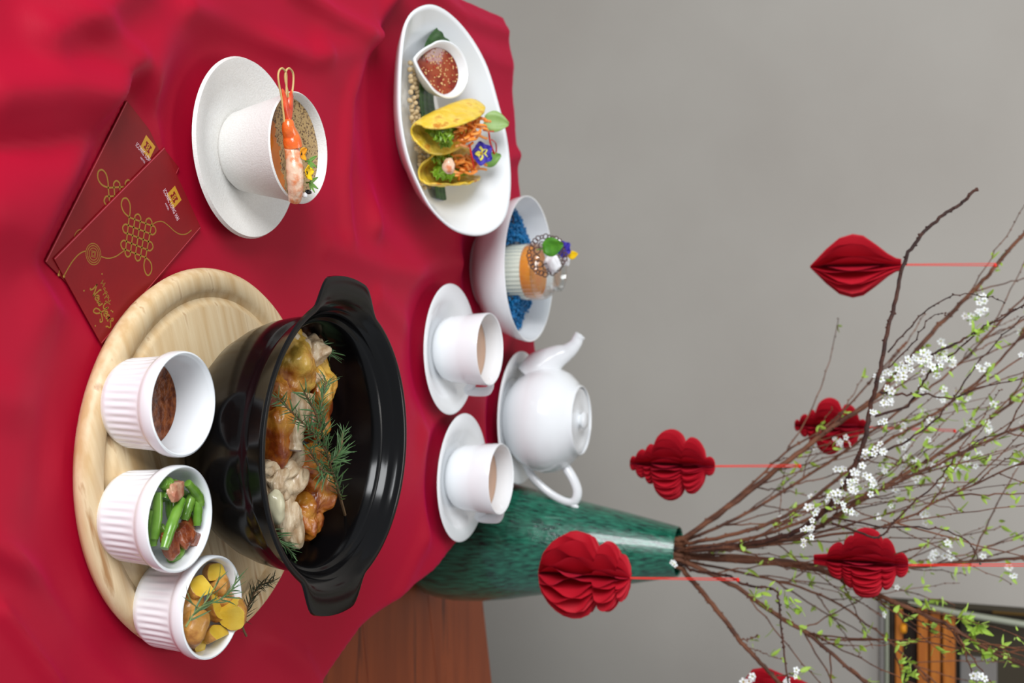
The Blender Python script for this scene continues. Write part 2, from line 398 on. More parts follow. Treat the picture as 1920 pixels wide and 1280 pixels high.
def cloth_h(X, Y):
    p = Vector((X, Y)); h = 0.0
    for pts, w_, hh in RD:
        d = min(dseg(p, a, b) for a, b in zip(pts, pts[1:]))
        if d < 3 * w_: h += 1.25 * hh * (math.exp(-(d / w_) ** 2) * 0.6 + 0.4 * max(0.0, 1 - d / (1.1 * w_)))
    for pts, w_, hh in CR:
        d = min(dseg(p, a, b) for a, b in zip(pts, pts[1:])) / w_
        if d < 4: h += hh * math.sqrt(d * d + 0.004) * math.exp(0.5 - 0.5 * d * d)
    nz = noise.noise(Vector((X * 7, Y * 7, 3.1))); n2 = noise.noise(Vector((X * 17 + Y * 6, Y * 11, 8.0)))
    h += 0.010 * (noise.noise(Vector((X * 4.2 + Y, Y * 3.4, 6.6))) + 0.4) + 0.004 * (nz + 0.5) + 0.0014 * (n2 + 0.4)
    k = 1.0
    for (a, b, r) in FOOT:
        k = min(k, sstep(r, r + 0.05, math.hypot(X - a, Y - b)))
    k = min(k, max(0.0, ENVD(X, Y)))
    return max(0.0, h) * k
EC = [P(*p).to_2d() for p in ((83, 490), (236, 188), (368, 431), (179, 645))]
def ENVD(X, Y):
    p = Vector((X, Y)); inside = True; dm = 9
    for i in range(4):
        a, b = EC[i], EC[(i + 1) % 4]
        e = (b - a); 
        if e.x * (p.y - a.y) - e.y * (p.x - a.x) > 0: inside = False
        dm = min(dm, dseg(p, a, b))
    return 0.0 if inside else sstep(0.0, 0.03, dm)
def cloth_pt(qx, qy):
    cx, cy = qx, qy
    for _ in range(4):
        cy = min(max(cy, NEAR), far(cx)); cx = min(max(cx, left(cy)), right(cy))
    e = math.hypot(qx - cx, qy - cy)
    if e < 1e-7: return (qx, qy, TZ - 0.0006 + cloth_h(qx, qy))
    nx, ny = (qx - cx) / e, (qy - cy) / e
    rr = 0.008; a = min(e / rr, PI / 2); dn = max(0, e - rr * PI / 2)
    wv = 0.010 * (noise.noise(Vector((cx * 11, cy * 11, 1.7)))) * min(1, dn / 0.06)
    out = rr * math.sin(a) + dn * 0.10 + abs(wv) * 1.2
    z = -rr * (1 - math.cos(a)) - dn
    return (cx + nx * out, cy + ny * out, TZ - 0.0006 + cloth_h(cx, cy) + z)
g = G(); hang = 0.135; xs = []; st = 0.005
nx = int((0.45 + 0.58 + 2 * hang) / st); ny = int((1.72 - NEAR + 2 * hang) / st)
vs = []
for i in range(nx + 1):
    X = -0.50 - hang + i * st * 1.04
    for j in range(ny + 1):
        vs.append((X, NEAR - hang + j * st * 1.02))
keep = []
ok = []
for (X, Y) in vs:
    cx, cy = X, Y
    for _ in range(4):
        cy = min(max(cy, NEAR), far(cx)); cx = min(max(cx, left(cy)), right(cy))
    ok.append(math.hypot(X - cx, Y - cy) <= hang)
fs = []
for i in range(nx):
    for j in range(ny):
        q = (i * (ny + 1) + j, (i + 1) * (ny + 1) + j, (i + 1) * (ny + 1) + j + 1, i * (ny + 1) + j + 1)
        if all(ok[k] for k in q): fs.append(q)
pv = [cloth_pt(*v) if o_ else (v[0], v[1], TZ) for v, o_ in zip(vs, ok)]
used = sorted({k for f in fs for k in f}); mp_ = {k: n for n, k in enumerate(used)}
g.add([pv[k] for k in used], [tuple(mp_[k] for k in f) for f in fs])
co = g.build('tablecloth', M['cloth'], smooth=180)
tag(co, 'wrinkled crimson tablecloth spread beneath all the dishes', 'tablecloth')
# riser block under the cloth
g = G(); Ys = [NEAR + 0.01, 0.8, 1.0, 1.09, 1.19, 1.263, 1.336, 1.6]
ring = [(right(y) - 0.012, y) for y in Ys] + [(right(1.65) - 0.02, far(0.17) - 0.03), (left(1.49) + 0.015, far(-0.44) - 0.03), (left(NEAR) + 0.012, NEAR + 0.01)]
n = len(ring)
g.add([(a, b, TZ + WZ) for a, b in ring] + [(a, b, TZ - 0.002) for a, b in ring],
      [tuple(range(n - 1, -1, -1)), tuple(range(n, 2 * n))] + [(i, (i + 1) % n, n + (i + 1) % n, n + i) for i in range(n)])
tag(g.build('riser_box', M['tablewood'], smooth=False), 'low wooden riser hidden under the crimson cloth', 'riser')
# ---------------------------------------------------------------- porcelain helpers
def saucer_prof(r, h=0.018, foot=0.035, well=0.030, t=0.003):
    return [(0, 0.002), (foot - 0.003, 0.002), (foot - 0.001, 0), (foot + 0.002, 0), (foot + 0.004, 0.004), (r * 0.72, h * 0.55), (r - 0.002, h - 0.0005), (r, h + 0.001),
            (r - 0.002, h + 0.0022), (r * 0.72, h * 0.55 + t), (well + 0.008, 0.0065), (well, 0.0055), (0, 0.0052)]
def small_cup(rx, ry, cup_prof, hang_):
    pass
def handle(g, M_, r, z0, z1, out, w=0.0042, n=8, flat=1.6):
    """D-shaped handle in the local XZ plane, leaving the wall at radius r"""
    pts = smooth_path([(r - 0.0005, 0, z0), (r + out * 0.6, 0, z0 - 0.003), (r + out, 0, (z0 + z1) / 2 + 0.004), (r + out * 0.95, 0, z1 - 0.004), (r + out * 0.5, 0, z1 + 0.001), (r, 0, z1)], 6)
    g.tube(pts, w, n, M=M_, flat=flat)
cups = [((0.0094, 1.2884), 'white teacup of milky tea beside the dessert bowl, spoonless and nearer the soup', 'white porcelain saucer under the teacup nearest the dessert bowl', 0.5),
        ((0.1721, 1.3265), 'white teacup of milky tea beside the green vase', 'white porcelain saucer under the teacup beside the green vase', 0.45)]
cups[0] = (cups[0][0], 'white teacup of milky tea standing between the black pot and the dessert bowl', cups[0][2], 0.5)
for k, ((X, Y), lab, slab, ang) in enumerate(cups):
    g = G(); g.lathe(saucer_prof(0.081, 0.017, 0.036, 0.038), 72)
    s = g.build('saucer', M['white']); s.location = (X, Y + 0.001, TZ); tag(s, slab, 'saucer', 'saucers')
    t = thing('teacup', lab, 'cup', (X, Y, TZ + 0.0055), ang, 'teacups')
    g = G(); R0 = 0.0445
    g.lathe([(0, 0.003), (0.028, 0.003), (0.029, 0), (0.031, 0), (0.034, 0.003), (0.0385, 0.008), (0.0415, 0.018), (0.0432, 0.04), (R0, 0.0635), (R0 - 0.0007, 0.0645),
             (R0 - 0.0018, 0.0638), (0.0412, 0.04), (0.0392, 0.018), (0.034, 0.009), (0, 0.007)], 72)
    g.build('body', M['white'], t)
    g = G(); handle(g, None, 0.0425, 0.058, 0.028, 0.018, 0.0024, 8, 2.4); g.build('handle', M['white'], t)
    g = G(); g.lathe([(0, 0.0415), (0.0405, 0.0415), (0.0411, 0.042), (0.0405, 0.040), (0, 0.040)], 48); g.build('tea', M['tea'], t)
# teapot on saucer
TX, TY = 0.1115, 1.539
g = G(); g.lathe(saucer_prof(0.0955, 0.018, 0.045, 0.05), 72); s = g.build('saucer', M['white']); s.location = (TX - 0.002, TY, TZ)
tag(s, 'white porcelain saucer under the teapot', 'saucer', 'saucers')
t = thing('teapot', 'round white porcelain teapot with lid on a saucer', 'teapot', (TX, TY, TZ + 0.0055), 0)
g = G()
g.lathe([(0, 0.002), (0.040, 0.002), (0.042, 0), (0.045, 0), (0.050, 0.004), (0.064, 0.018), (0.0735, 0.036), (0.0765, 0.052), (0.0745, 0.068), (0.0665, 0.084), (0.0555, 0.095), (0.0500, 0.0995),
         (0.0495, 0.1035), (0.0480, 0.1045), (0.0465, 0.1035), (0.0465, 0.097), (0.055, 0.088), (0.068, 0.068), (0.07, 0.05), (0.06, 0.02), (0.045, 0.007), (0, 0.006)], 80)
g.build('body', M['white'], t)
tl = Vector((TX, TY, TZ + 0.0055)); sk = [(0.0008, (985, 735)), (0.028, (1004, 706)), (0.0245, (1016, 688)), (0.0165, (1042, 670)), (0.0105, (1064, 659)), (0.0078, (1078, 646)), (0.0070, (1084, 634)), (0.0072, (1088, 628))][1:]
sp = smooth_path([PY(a, b, TY) - tl for _, (a, b) in sk], 5)
sr = [sk[min(len(sk) - 1, i // 5)][0] * (1 - (i % 5) / 5) + sk[min(len(sk) - 1, i // 5 + 1)][0] * ((i % 5) / 5) for i in range(len(sp))]
n = len(sp); g = G(); g.tube(sp, sr, 20, cap=False)
spo = g.build('spout', M['white'], t, solid=0.0022)
hp = smooth_path([(0.058, 0, 0.018), (0.082, 0, 0.030), (0.104, 0, 0.055), (0.116, 0, 0.080), (0.1145, 0, 0.094), (0.100, 0, 0.098), (0.082, 0, 0.091), (0.066, 0, 0.080)], 6)
g = G(); g.tube(hp, 0.0056, 12, flat=1.25); g.tube([(0.1145, 0, 0.086), (0.122, 0, 0.0935), (0.1245, 0, 0.099)], [0.0055, 0.0045, 0.003], 8); g.build('handle', M['white'], t)
g = G(); g.lathe([(0, 0.0945), (0.044, 0.0945), (0.0455, 0.099), (0.0455, 0.1015), (0.043, 0.1022), (0.039, 0.0998), (0.026, 0.0985), (0.016, 0.1), (0.009, 0.1015), (0.0078, 0.103), (0.0115, 0.106),
                  (0.0130, 0.1085), (0.0105, 0.1110), (0.005, 0.1122), (0, 0.1125)], 64)
g.build('lid', M['white'], t)
# ---------------------------------------------------------------- stoneware cup with prawn
SX, SY = -0.166, 0.8435
g = G(); r = 0.0785
g.lathe([(0, 0.003), (0.040, 0.003), (0.042, 0), (0.047, 0), (0.058, 0.005), (r - 0.004, 0.0125), (r, 0.0155), (r - 0.0015, 0.0185), (r - 0.006, 0.0175), (0.058, 0.0115), (0.044, 0.009), (0.036, 0.0105), (0.033, 0.0100), (0, 0.0098)], 80)
s = g.build('saucer', M['stone']); s.location = (-0.1685, 0.8486, TZ); tag(s, 'speckled stoneware saucer under the soup cup', 'saucer')
t = thing('soup_cup', 'tapered stoneware cup of frothy orange soup', 'cup', (SX + 0.001, SY, TZ + 0.0100), PI / 2 + 0.33)
g = G()
g.lathe([(0, 0.003), (0.026, 0.002), (0.028, 0), (0.031, 0.0005), (0.0345, 0.005), (0.0385, 0.022), (0.0432, 0.044), (0.0468, 0.058), (0.0474, 0.0605), (0.0462, 0.0618), (0.0448, 0.0605),
         (0.041, 0.044), (0.0355, 0.018), (0.026, 0.006), (0, 0.006)], 80)
g.build('body', M['stone'], t)
g = G(); handle(g, None, 0.0445, 0.053, 0.028, 0.018, 0.0032, 10, 2.2); g.build('handle', M['stone'], t)
g = G()
vs = [(0, 0, 0.054)]; fs = []; ms = []; nr, na = 14, 72
for i in range(1, nr + 1):
    for k in range(na):
        a = 2 * PI * k / na; rr = 0.0432 * i / nr
        vs.append((rr * math.cos(a), rr * math.sin(a), 0.054 + 0.0006 * noise.noise(Vector((rr * 90 * math.cos(a), rr * 90 * math.sin(a), 0)))))
for i in range(nr):
    for k in range(na):
        l = (k + 1) % na
        f = (0, 1 + k, 1 + l) if i == 0 else (1 + (i - 1) * na + k, 1 + i * na + k, 1 + i * na + l, 1 + (i - 1) * na + l)
        fs.append(f)
        # foam covers the surface except a crescent towards the viewer (local -X is the near side)
        a = 2 * PI * (k + 0.5) / na; rr = 0.0432 * (i + 0.5) / nr
        lx = rr * math.cos(a) ; ly = rr * math.sin(a)
        ms.append(1 if lx < -0.0215 + 0.004 * noise.noise(Vector((ly * 120, 1, 0))) else 0)
g.add(vs, fs, ms); g.build('soup', [M['foam'], M['bisque']], t)
# skewer of prawn laid across the rim: from (535,128) to (560,382)
def C0(x, y, z): return P(x, y, z)
pr = thing('prawn', 'grilled prawn with orange tail lying across the soup cup', 'prawn', P(545, 290, 0.0655), 0)
base = pr.location.copy()
def L(x, y, z): return P(x, y, z) - base
g = G()
pa = smooth_path([L(545, 272, 0.076), L(551, 300, 0.079), L(553, 330, 0.080), L(554, 358, 0.078), L(552, 378, 0.074)], 6); n = len(pa)
g.tube(pa, [0.0052 + 0.0022 * math.sin(PI * min(1, (i + 2) / n)) * (0.9 + 0.12 * math.sin(i * 1.57)) if i < n - 1 else 0.002 for i in range(n)], 16)
g.build('flesh', M['prawnf'], pr)
g = G(); pa = smooth_path([L(541, 226, 0.0775), L(541, 240, 0.0775), L(546, 256, 0.077), L(549, 270, 0.078), L(550, 276, 0.078)], 5); n = len(pa)
g.tube(pa, [0.0042 + 0.0036 * min(1, i / (n * 0.6)) for i in range(n - 1)] + [0.0068], 16); g.build('shell', M['prawn'], pr)
for dx in (-5, 3):
    g = G(); g.blob((0, 0, 0), (0.0042, 0.0150, 0.0022), 3, 0.12, seed=dx, R=Matrix.Rotation(0.0, 3, 'Z'))
    o = g.build('tail_fin', M['prawnt'], pr); o.location = L(538 + dx, 204, 0.073)
    d = L(541, 226, 0.073) - L(538 + dx * 1.6, 182, 0.072); o.rotation_euler = (0, 0, math.atan2(-d.x, d.y)); o.location = (L(542, 228, 0.0775) + L(540 + dx * 1.6, 176, 0.0775)) / 2
for k, (y0, dx) in enumerate(((142, 0), (140, 13))):
    pk = G()
    pth = [L(534 + dx * .5, 236, 0.076), L(529 + dx, 190, 0.077), L(522 + dx, 150, 0.078), L(523 + dx, 134, 0.0785), L(529 + dx, 128, 0.079), L(536 + dx, 136, 0.0785), L(537 + dx, 155, 0.078), L(537 + dx * .7, 190, 0.077), L(538 + dx * .5, 236, 0.076)]
    pk.tube(smooth_path(pth, 5), 0.00085, 6)
    o = pk.build('bamboo_pick', M['pick']); o.data.transform(Matrix.Translation(base)); o.data.update()
    tag(o, ['looped bamboo pick nearest the cup foot in the prawn', 'looped bamboo pick nearest the cup handle in the prawn'][k], 'pick', 'looped bamboo picks')
def petal(g, c, d, up, ln, wd, mi=0, cup=0.15, n=4):
    c = Vector(c); d = Vector(d).normalized(); up = Vector(up).normalized(); sd = d.cross(up).normalized()
    def fn(u, v):
        w_ = wd * math.sin(PI * (0.08 + 0.86 * u) ** 0.8) * (v - 0.5) * 2 * 0.5
        return c + d * ln * u + sd * w_ + up * (cup * ln * (u * u) + abs(v - 0.5) * wd * 0.25)
    g.sheet(fn, n, 4, mi)
def flowerhead(name, col, x, y, z, s, lab, n=3, m2=None):
    g = G(); c = P(x, y, z)
    for k in range(n):
        a = k * 2 * PI / n + 0.4; petal(g, (0, 0, 0), (math.cos(a), math.sin(a), 0.3), (0, 0, 1), s, s * 1.25, 0, 0.25)
    g.blob((0, 0, s * 0.15), (s * .2, s * .2, s * .15), 1, 0, mi=1)
    o = g.build(name, [col, m2 or M['blk']], solid=0.0003); o.location = c; tag(o, lab, 'petal'); return o
flowerhead('edible_flower', M['ora'], 563, 288, 0.084, 0.0062, 'orange edible petals on the prawn nearest its tail', 3)
flowerhead('edible_flower', M['yel'], 573, 324, 0.084, 0.0068, 'yellow edible petals with a dark centre on the prawn', 4)
for k, (x, y) in enumerate(((578, 302), (580, 342))):
    g = G()
    for a in (0.2, 1.0, 2.2, -0.6): petal(g, (0, 0, 0), (math.cos(a), math.sin(a), 0.3), (0, 0, 1), 0.009, 0.0035)
    g.tube([(0, 0, -0.003), (0, 0, 0.001)], 0.0006, 5)
    o = g.build('micro_herb', M['herb'], solid=0.0003); o.location = P(x, y, 0.083); tag(o, ['pale green micro herb between the two petals on the prawn', 'pale green micro herb nearest the prawn head end'][k], 'herb')
g = G(); g.blob((0, 0, 0), (0.0022, 0.0045, 0.002), 2, 0.1); o = g.build('garnish', M['blk']); o.location = P(578, 360, 0.080); tag(o, 'small black garnish at the head end of the prawn', 'garnish')
g = G(); g.blob((0, 0, 0), (0.0026, 0.0026, 0.002), 2, 0.1); o = g.build('garnish', M['whip']); o.location = P(572, 366, 0.079); tag(o, 'small white garnish at the head end of the prawn', 'garnish')
# ---------------------------------------------------------------- round board, pot, ramekins
BX, BY, BT = 0.0965, 0.8040, 0.018
g = G(); r = 0.1580
g.lathe([(0, 0), (r - 0.009, 0), (r - 0.003, 0.003), (r, 0.009), (r - 0.001, 0.013), (r - 0.004, 0.0168), (r - 0.008, BT), (0.141, BT), (0.138, BT - 0.002), (0.1335, BT - 0.0050), (0.129, BT - 0.002), (0.126, BT), (0, BT)], 128)
bo = g.build('serving_board', M['board']); bo.location = (BX, BY, TZ); bo.rotation_euler = (0, 0, 0.35)
tag(bo, 'round pale wooden board with a carved groove under the black pot', 'board')
PX, PYY = 0.0846, 0.8296
pt_ = thing('casserole_pot', 'glossy black casserole with two lug handles on the wooden board', 'pot', (PX, PYY, TZ + BT), 0)
g = G(); RO = 0.1205; zr = 0.102
def lug(a, r, z):
    # the rim flange widens into a lug on either side
    if r < 0.112 or z < zr - 0.006: return 0
    d = min(abs(a - LA[0]) for _ in (0,)) if False else min(abs(math.atan2(math.sin(a - q), math.cos(a - q))) for q in LA)
    return 0.0185 * (1 - sstep(0.22, 0.46, d)) * sstep(0.112, 0.1195, r)
LA = (0.10, PI + 0.0)
LA = (-0.11, PI - 0.07)
prof = [(0, 0.003), (0.062, 0.003), (0.064, 0), (0.070, 0), (0.078, 0.004), (0.090, 0.018), (0.098, 0.033), (0.1025, 0.047), (0.1048, 0.060), (0.1055, 0.066), (0.1055, 0.0705), (0.1062, 0.076), (0.1050, 0.0785), (0.1062, 0.082), (0.1095, 0.0925), (0.1125, 0.0975),
        (0.1185, 0.0995), (RO, 0.1010), (0.1200, 0.1030), (0.1180, 0.1036), (0.1150, 0.1022), (0.1120, 0.0985), (0.1108, 0.0955), (0.1100, 0.0948), (0.1080, 0.0935), (0.1062, 0.0900), (0.1052, 0.0862), (0.1044, 0.0855), (0.1026, 0.0850), (0.1012, 0.0835), (0.0995, 0.076), (0.096, 0.060), (0.088, 0.035), (0.078, 0.016), (0.066, 0.010), (0, 0.009)]
g.lathe(prof, 192, flute=lug); g.build('body', M['pot'], pt_)
g = G(); g.lathe([(0, 0.030), (0.083, 0.030), (0.0845, 0.0312), (0.083, 0.027), (0, 0.027)], 48); g.build('broth', M['broth'], pt_)
def keep_in(v, cx, cy, r):
    d = Vector((v.x - cx, v.y - cy))
    if d.length > r: d *= r / d.length
    return Vector((cx + d.x, cy + d.y, v.z))
# chicken pieces (photo pixel, height, radii, material, turn)
def Rz(a): return Matrix.Rotation(a, 3, 'Z')
CZ = BT + 0.06
pieces = [
    (541, 672, 0.072, (0.030, 0.0225, 0.020), 'skin2', 0.3, 'large golden roast chicken piece at the pot side nearest the soup cup'),
    (590, 722, 0.074, (0.0225, 0.0175, 0.017), 'skin2', -0.3, 'yellow-skinned chicken piece beside the drumstick bone'),
    (518, 802, 0.070, (0.030, 0.020, 0.020), 'skin', 0.1, 'deep golden chicken piece at the front of the pot'),
    (515, 742, 0.070, (0.0160, 0.014, 0.016), 'skin', 0.5, 'small browned chicken piece at the front rim between larger ones'),
    (579, 872, 0.074, (0.0200, 0.0155, 0.016), 'skin', 0.5, 'golden chicken chunk beneath the rosemary stem'),
    (590, 922, 0.070, (0.0240, 0.0165, 0.016), 'skin', -0.2, 'browned chicken chunk beside the torn white meat'),
    (562, 968, 0.064, (0.0210, 0.0165, 0.018), 'skin', 0.4, 'dark golden chicken piece nearest the wooden table'),
    (585, 775, 0.058, (0.0300, 0.0240, 0.014), 'skin', 0.0, 'chicken piece buried under the rosemary'),
    (525, 905, 0.052, (0.0360, 0.0240, 0.014), 'skin2', 0.0, 'chicken piece underneath the garlic clove'),
    (605, 690, 0.050, (0.0300, 0.0220, 0.014), 'skin', 0.0, 'chicken piece low in the pot behind the yellow-skinned one'),
]
for k, (x, y, z, rad, mm, rz, lab) in enumerate(pieces):
    g = G(); g.blob((0, 0, 0), rad, 5, 0.20, 1.4, seed=k + 2, R=Rz(rz), amp2=0.05)
    o = g.build('chicken_piece', M[mm]); o.location = keep_in(P(x, y, z + 0.004), PX, PYY, 0.094 - max(rad) * 0.95); tag(o, lab, 'chicken', 'chicken pieces in the black pot')
meats = [(583, 655, 0.078, (0.012, 0.019, 0.013), 0.3, 'pale meat strip near the pot side by the tablecloth fold'),
         (562, 640, 0.080, (0.009, 0.016, 0.008), -0.5, 'torn pale meat edge closest to the soup cup side'),
         (573, 705, 0.077, (0.009, 0.020, 0.012), 0.1, 'white meat edge between two yellow-skinned pieces'),
         (543, 878, 0.076, (0.010, 0.020, 0.010), 0.5, 'white meat strand in front of the golden chunk'),
         (545, 905, 0.078, (0.018, 0.013, 0.010), -0.6, 'torn white meat at the middle of the pile'),
         (512, 902, 0.074, (0.010, 0.012, 0.010), 0.9, 'small torn meat scrap at the front rim'),
         (535, 970, 0.072, (0.024, 0.015, 0.014), 0.1, 'broad pale meat piece beside the dark golden piece'),
         (508, 930, 0.070, (0.012, 0.014, 0.010), 0.3, 'pale meat scrap tucked beside the garlic clove'),
         (500, 880, 0.072, (0.008, 0.012, 0.010), 0.3, 'tiny pale meat scrap touching the pot rim')]
for k, (x, y, z, rad, rz, lab) in enumerate(meats):
    g = G(); g.blob((0, 0, 0), rad, 4, 0.28, 1.5, seed=k + 40, R=Rz(rz), amp2=0.07)
    o = g.build('meat_piece', M['meat']); o.location = keep_in(P(x, y, z + 0.003), PX, PYY, 0.095 - max(rad) * 0.9); tag(o, lab, 'meat', 'torn meat pieces in the black pot')
# drumstick
c = P(560, 800, 0.090); t = thing('drumstick', 'chicken drumstick with its cut bone end showing under rosemary', 'chicken', c, 0, 'chicken pieces in the black pot')
pts = smooth_path([P(566, 738, 0.094) - c, P(562, 780, 0.094) - c, P(556, 815, 0.092) - c, P(553, 842, 0.091) - c], 5); n = len(pts)
g = G(); g.tube(pts, [0.0105 - 0.0045 * sstep(0, .6, i / n) + 0.0022 * sstep(.75, 1, i / n) + 0.0007 * math.sin(i * 1.9) for i in range(n)], 18); g.build('flesh', M['meat'], t)
g = G(); d = (pts[-1] - pts[-3]).normalized(); g.tube([pts[-1] - d * 0.002, pts[-1] + d * 0.0012], [0.0074, 0.0056], 18); g.build('bone_end', M['bone'], t)
g = G(); g.blob((0, 0, 0), (0.0075, 0.0135, 0.007), 3, 0.12, R=Rz(-1.3)); o = g.build('garlic_clove', M['garl']); o.location = P(518, 950, 0.090); tag(o, 'pale garlic clove among the torn meat', 'garlic')
# rosemary
def needle_mesh(ln, wd, bend, m, name):
    g = G(); pts = [(bend * ln * (i / 5) ** 2, 0, ln * i / 5) for i in range(6)]
    g.tube(pts, [wd * 0.5, wd, wd, wd * 0.9, wd * 0.6, wd * 0.1], 4, flat=0.45)
    me = bpy.data.meshes.new(name); me.from_pydata(g.v, [], g.f); me.materials.append(m); me.update(); return me
NDL = [needle_mesh(1, 0.044, b, M['rosem'], 'needle') for b in (0.05, 0.25, -0.3)]
NDD = [needle_mesh(1, 0.05, b, M['rosed'], 'dried_needle') for b in (0.1, 0.35, -0.4)]
def rosemary(lab, path, count, ln, stem=None, spread=0.8, dry=False, r0=0.0011, bare=0.12, up=0.25, seed=1, branches=()):
    rnd = random.Random(seed); c = path[0].copy()
    t = thing('rosemary_sprig', lab, 'rosemary', c, 0, 'rosemary sprigs')
    pts = smooth_path([p - c for p in path], 5); n = len(pts)
    def needles(pts, cnt, bare):
        n = len(pts)
        for k in range(cnt):
            u = bare + (1 - bare) * (k + 0.5) / cnt; i = min(n - 2, int(u * (n - 1)))
            p = pts[i].lerp(pts[i + 1], u * (n - 1) - i); tg = (pts[min(i + 1, n - 1)] - pts[max(0, i - 1)]).normalized()
            side = tg.orthogonal().normalized(); side.rotate(Quaternion(tg, k * 2.4 + rnd.uniform(-.5, .5)))
            d = (tg * rnd.uniform(0.6, 1.3) + side * spread * rnd.uniform(0.6, 1.3) + Vector((0, 0, up * rnd.random())))
            l = ln * rnd.uniform(0.65, 1.15) * (1 - 0.25 * u)
            inst(rnd.choice(NDD if dry else NDL), 'needle', t, T(p) @ align(d, rnd.uniform(0, 6.28)) @ Matrix.Scale(l, 4))
    g = G(); g.tube(pts, [r0 * (1 - 0.5 * i / n) for i in range(n)], 6)
    brs = []
    for (u, q, cnt) in branches:
        bp = smooth_path([pts[int(u * (n - 1))]] + [x - c for x in q], 4); brs.append((bp, cnt)); g.tube(bp, [r0 * 0.6] * len(bp), 5)
    g.build('stem', stem or M['rstem'], t)
    needles(pts, count, bare)
    for bp, cnt in brs: needles(bp, cnt, 0.1)
rosemary('long fresh rosemary sprig draped over the roast chicken', [P(647, 966, 0.085), P(632, 912, 0.098), P(618, 868, 0.103), P(606, 820, 0.106), P(600, 775, 0.108), P(612, 715, 0.108)], 170, 0.0175, spread=0.85, seed=3, bare=0.12, r0=0.0014,
         branches=((0.50, [P(590, 815, 0.110), P(565, 790, 0.112), P(520, 745, 0.112)], 80), (0.4, [P(636, 850, 0.108), P(644, 810, 0.106)], 44), (0.32, [P(602, 880, 0.106), P(580, 840, 0.108)], 40), (0.62, [P(590, 770, 0.112), P(570, 735, 0.112)], 34)))
rosemary('short rosemary tip at the pot side nearest the soup cup', [P(583, 640, 0.074), P(604, 655, 0.078), P(622, 662, 0.078)], 22, 0.02, seed=5)
rosemary('rosemary sprig tucked in the pot beside the darkest chicken piece', [P(495, 985, 0.080), P(520, 1010, 0.080), P(545, 1032, 0.078)], 44, 0.018, seed=6, up=0.5)
# ramekins
rams = [((0.0456, 0.6915), 'white fluted ramekin of brown dipping sauce', 'ramekin'), ((0.1286, 0.6875), 'white fluted ramekin of green beans and bacon', 'ramekin'), ((0.2012, 0.7265), 'white fluted ramekin of roast potato wedges', 'ramekin')]
ram_mesh = None
for (X, Y), lab, cat in rams:
    if ram_mesh is None:
        g = G()
        NF = 38
        def fl(a, r, z):
            if 0.0045 < z < 0.0345 and r > 0.0325 and outer[0]:
                return -0.0010 * (0.5 + 0.5 * math.cos(a * NF)) * sstep(0.0045, 0.009, z) * (1 - sstep(0.030, 0.0345, z))
            return 0
        outer = [True]
        g.lathe([(0, 0.0015), (0.028, 0.0015), (0.029, 0), (0.0315, 0), (0.0325, 0.002), (0.0335, 0.0045), (0.0336, 0.006), (0.0340, 0.014), (0.0346, 0.024), (0.0352, 0.033), (0.0354, 0.0345), (0.0358, 0.0362), (0.0378, 0.0378),
                 (0.0388, 0.0412), (0.0389, 0.0465), (0.0384, 0.0485), (0.0372, 0.0489)], NF * 8, flute=fl)
        outer[0] = False
        g.lathe([(0.0372, 0.0489), (0.0362, 0.0483), (0.0352, 0.045), (0.0330, 0.022), (0.0305, 0.0062), (0.027, 0.0045), (0, 0.004)], NF * 8)
        o = g.build('ramekin', M['white']); ram_mesh = o.data
    else:
        o = bpy.data.objects.new('ramekin', ram_mesh); COL.objects.link(o)
    o.location = (X, Y, TZ + BT); tag(o, lab, cat, 'white ramekins on the wooden board')
Rm = [Vector((a, b, TZ + BT)) for (a, b), _, _ in rams]
g = G(); g.lathe([(0, 0.0168), (0.0312, 0.0168), (0.0320, 0.0176), (0.0312, 0.0150), (0, 0.0150)], 48); o = g.build('dipping_sauce', M['sauce']); o.location = Rm[0]
tag(o, 'peppery brown sauce filling a fluted ramekin', 'sauce')
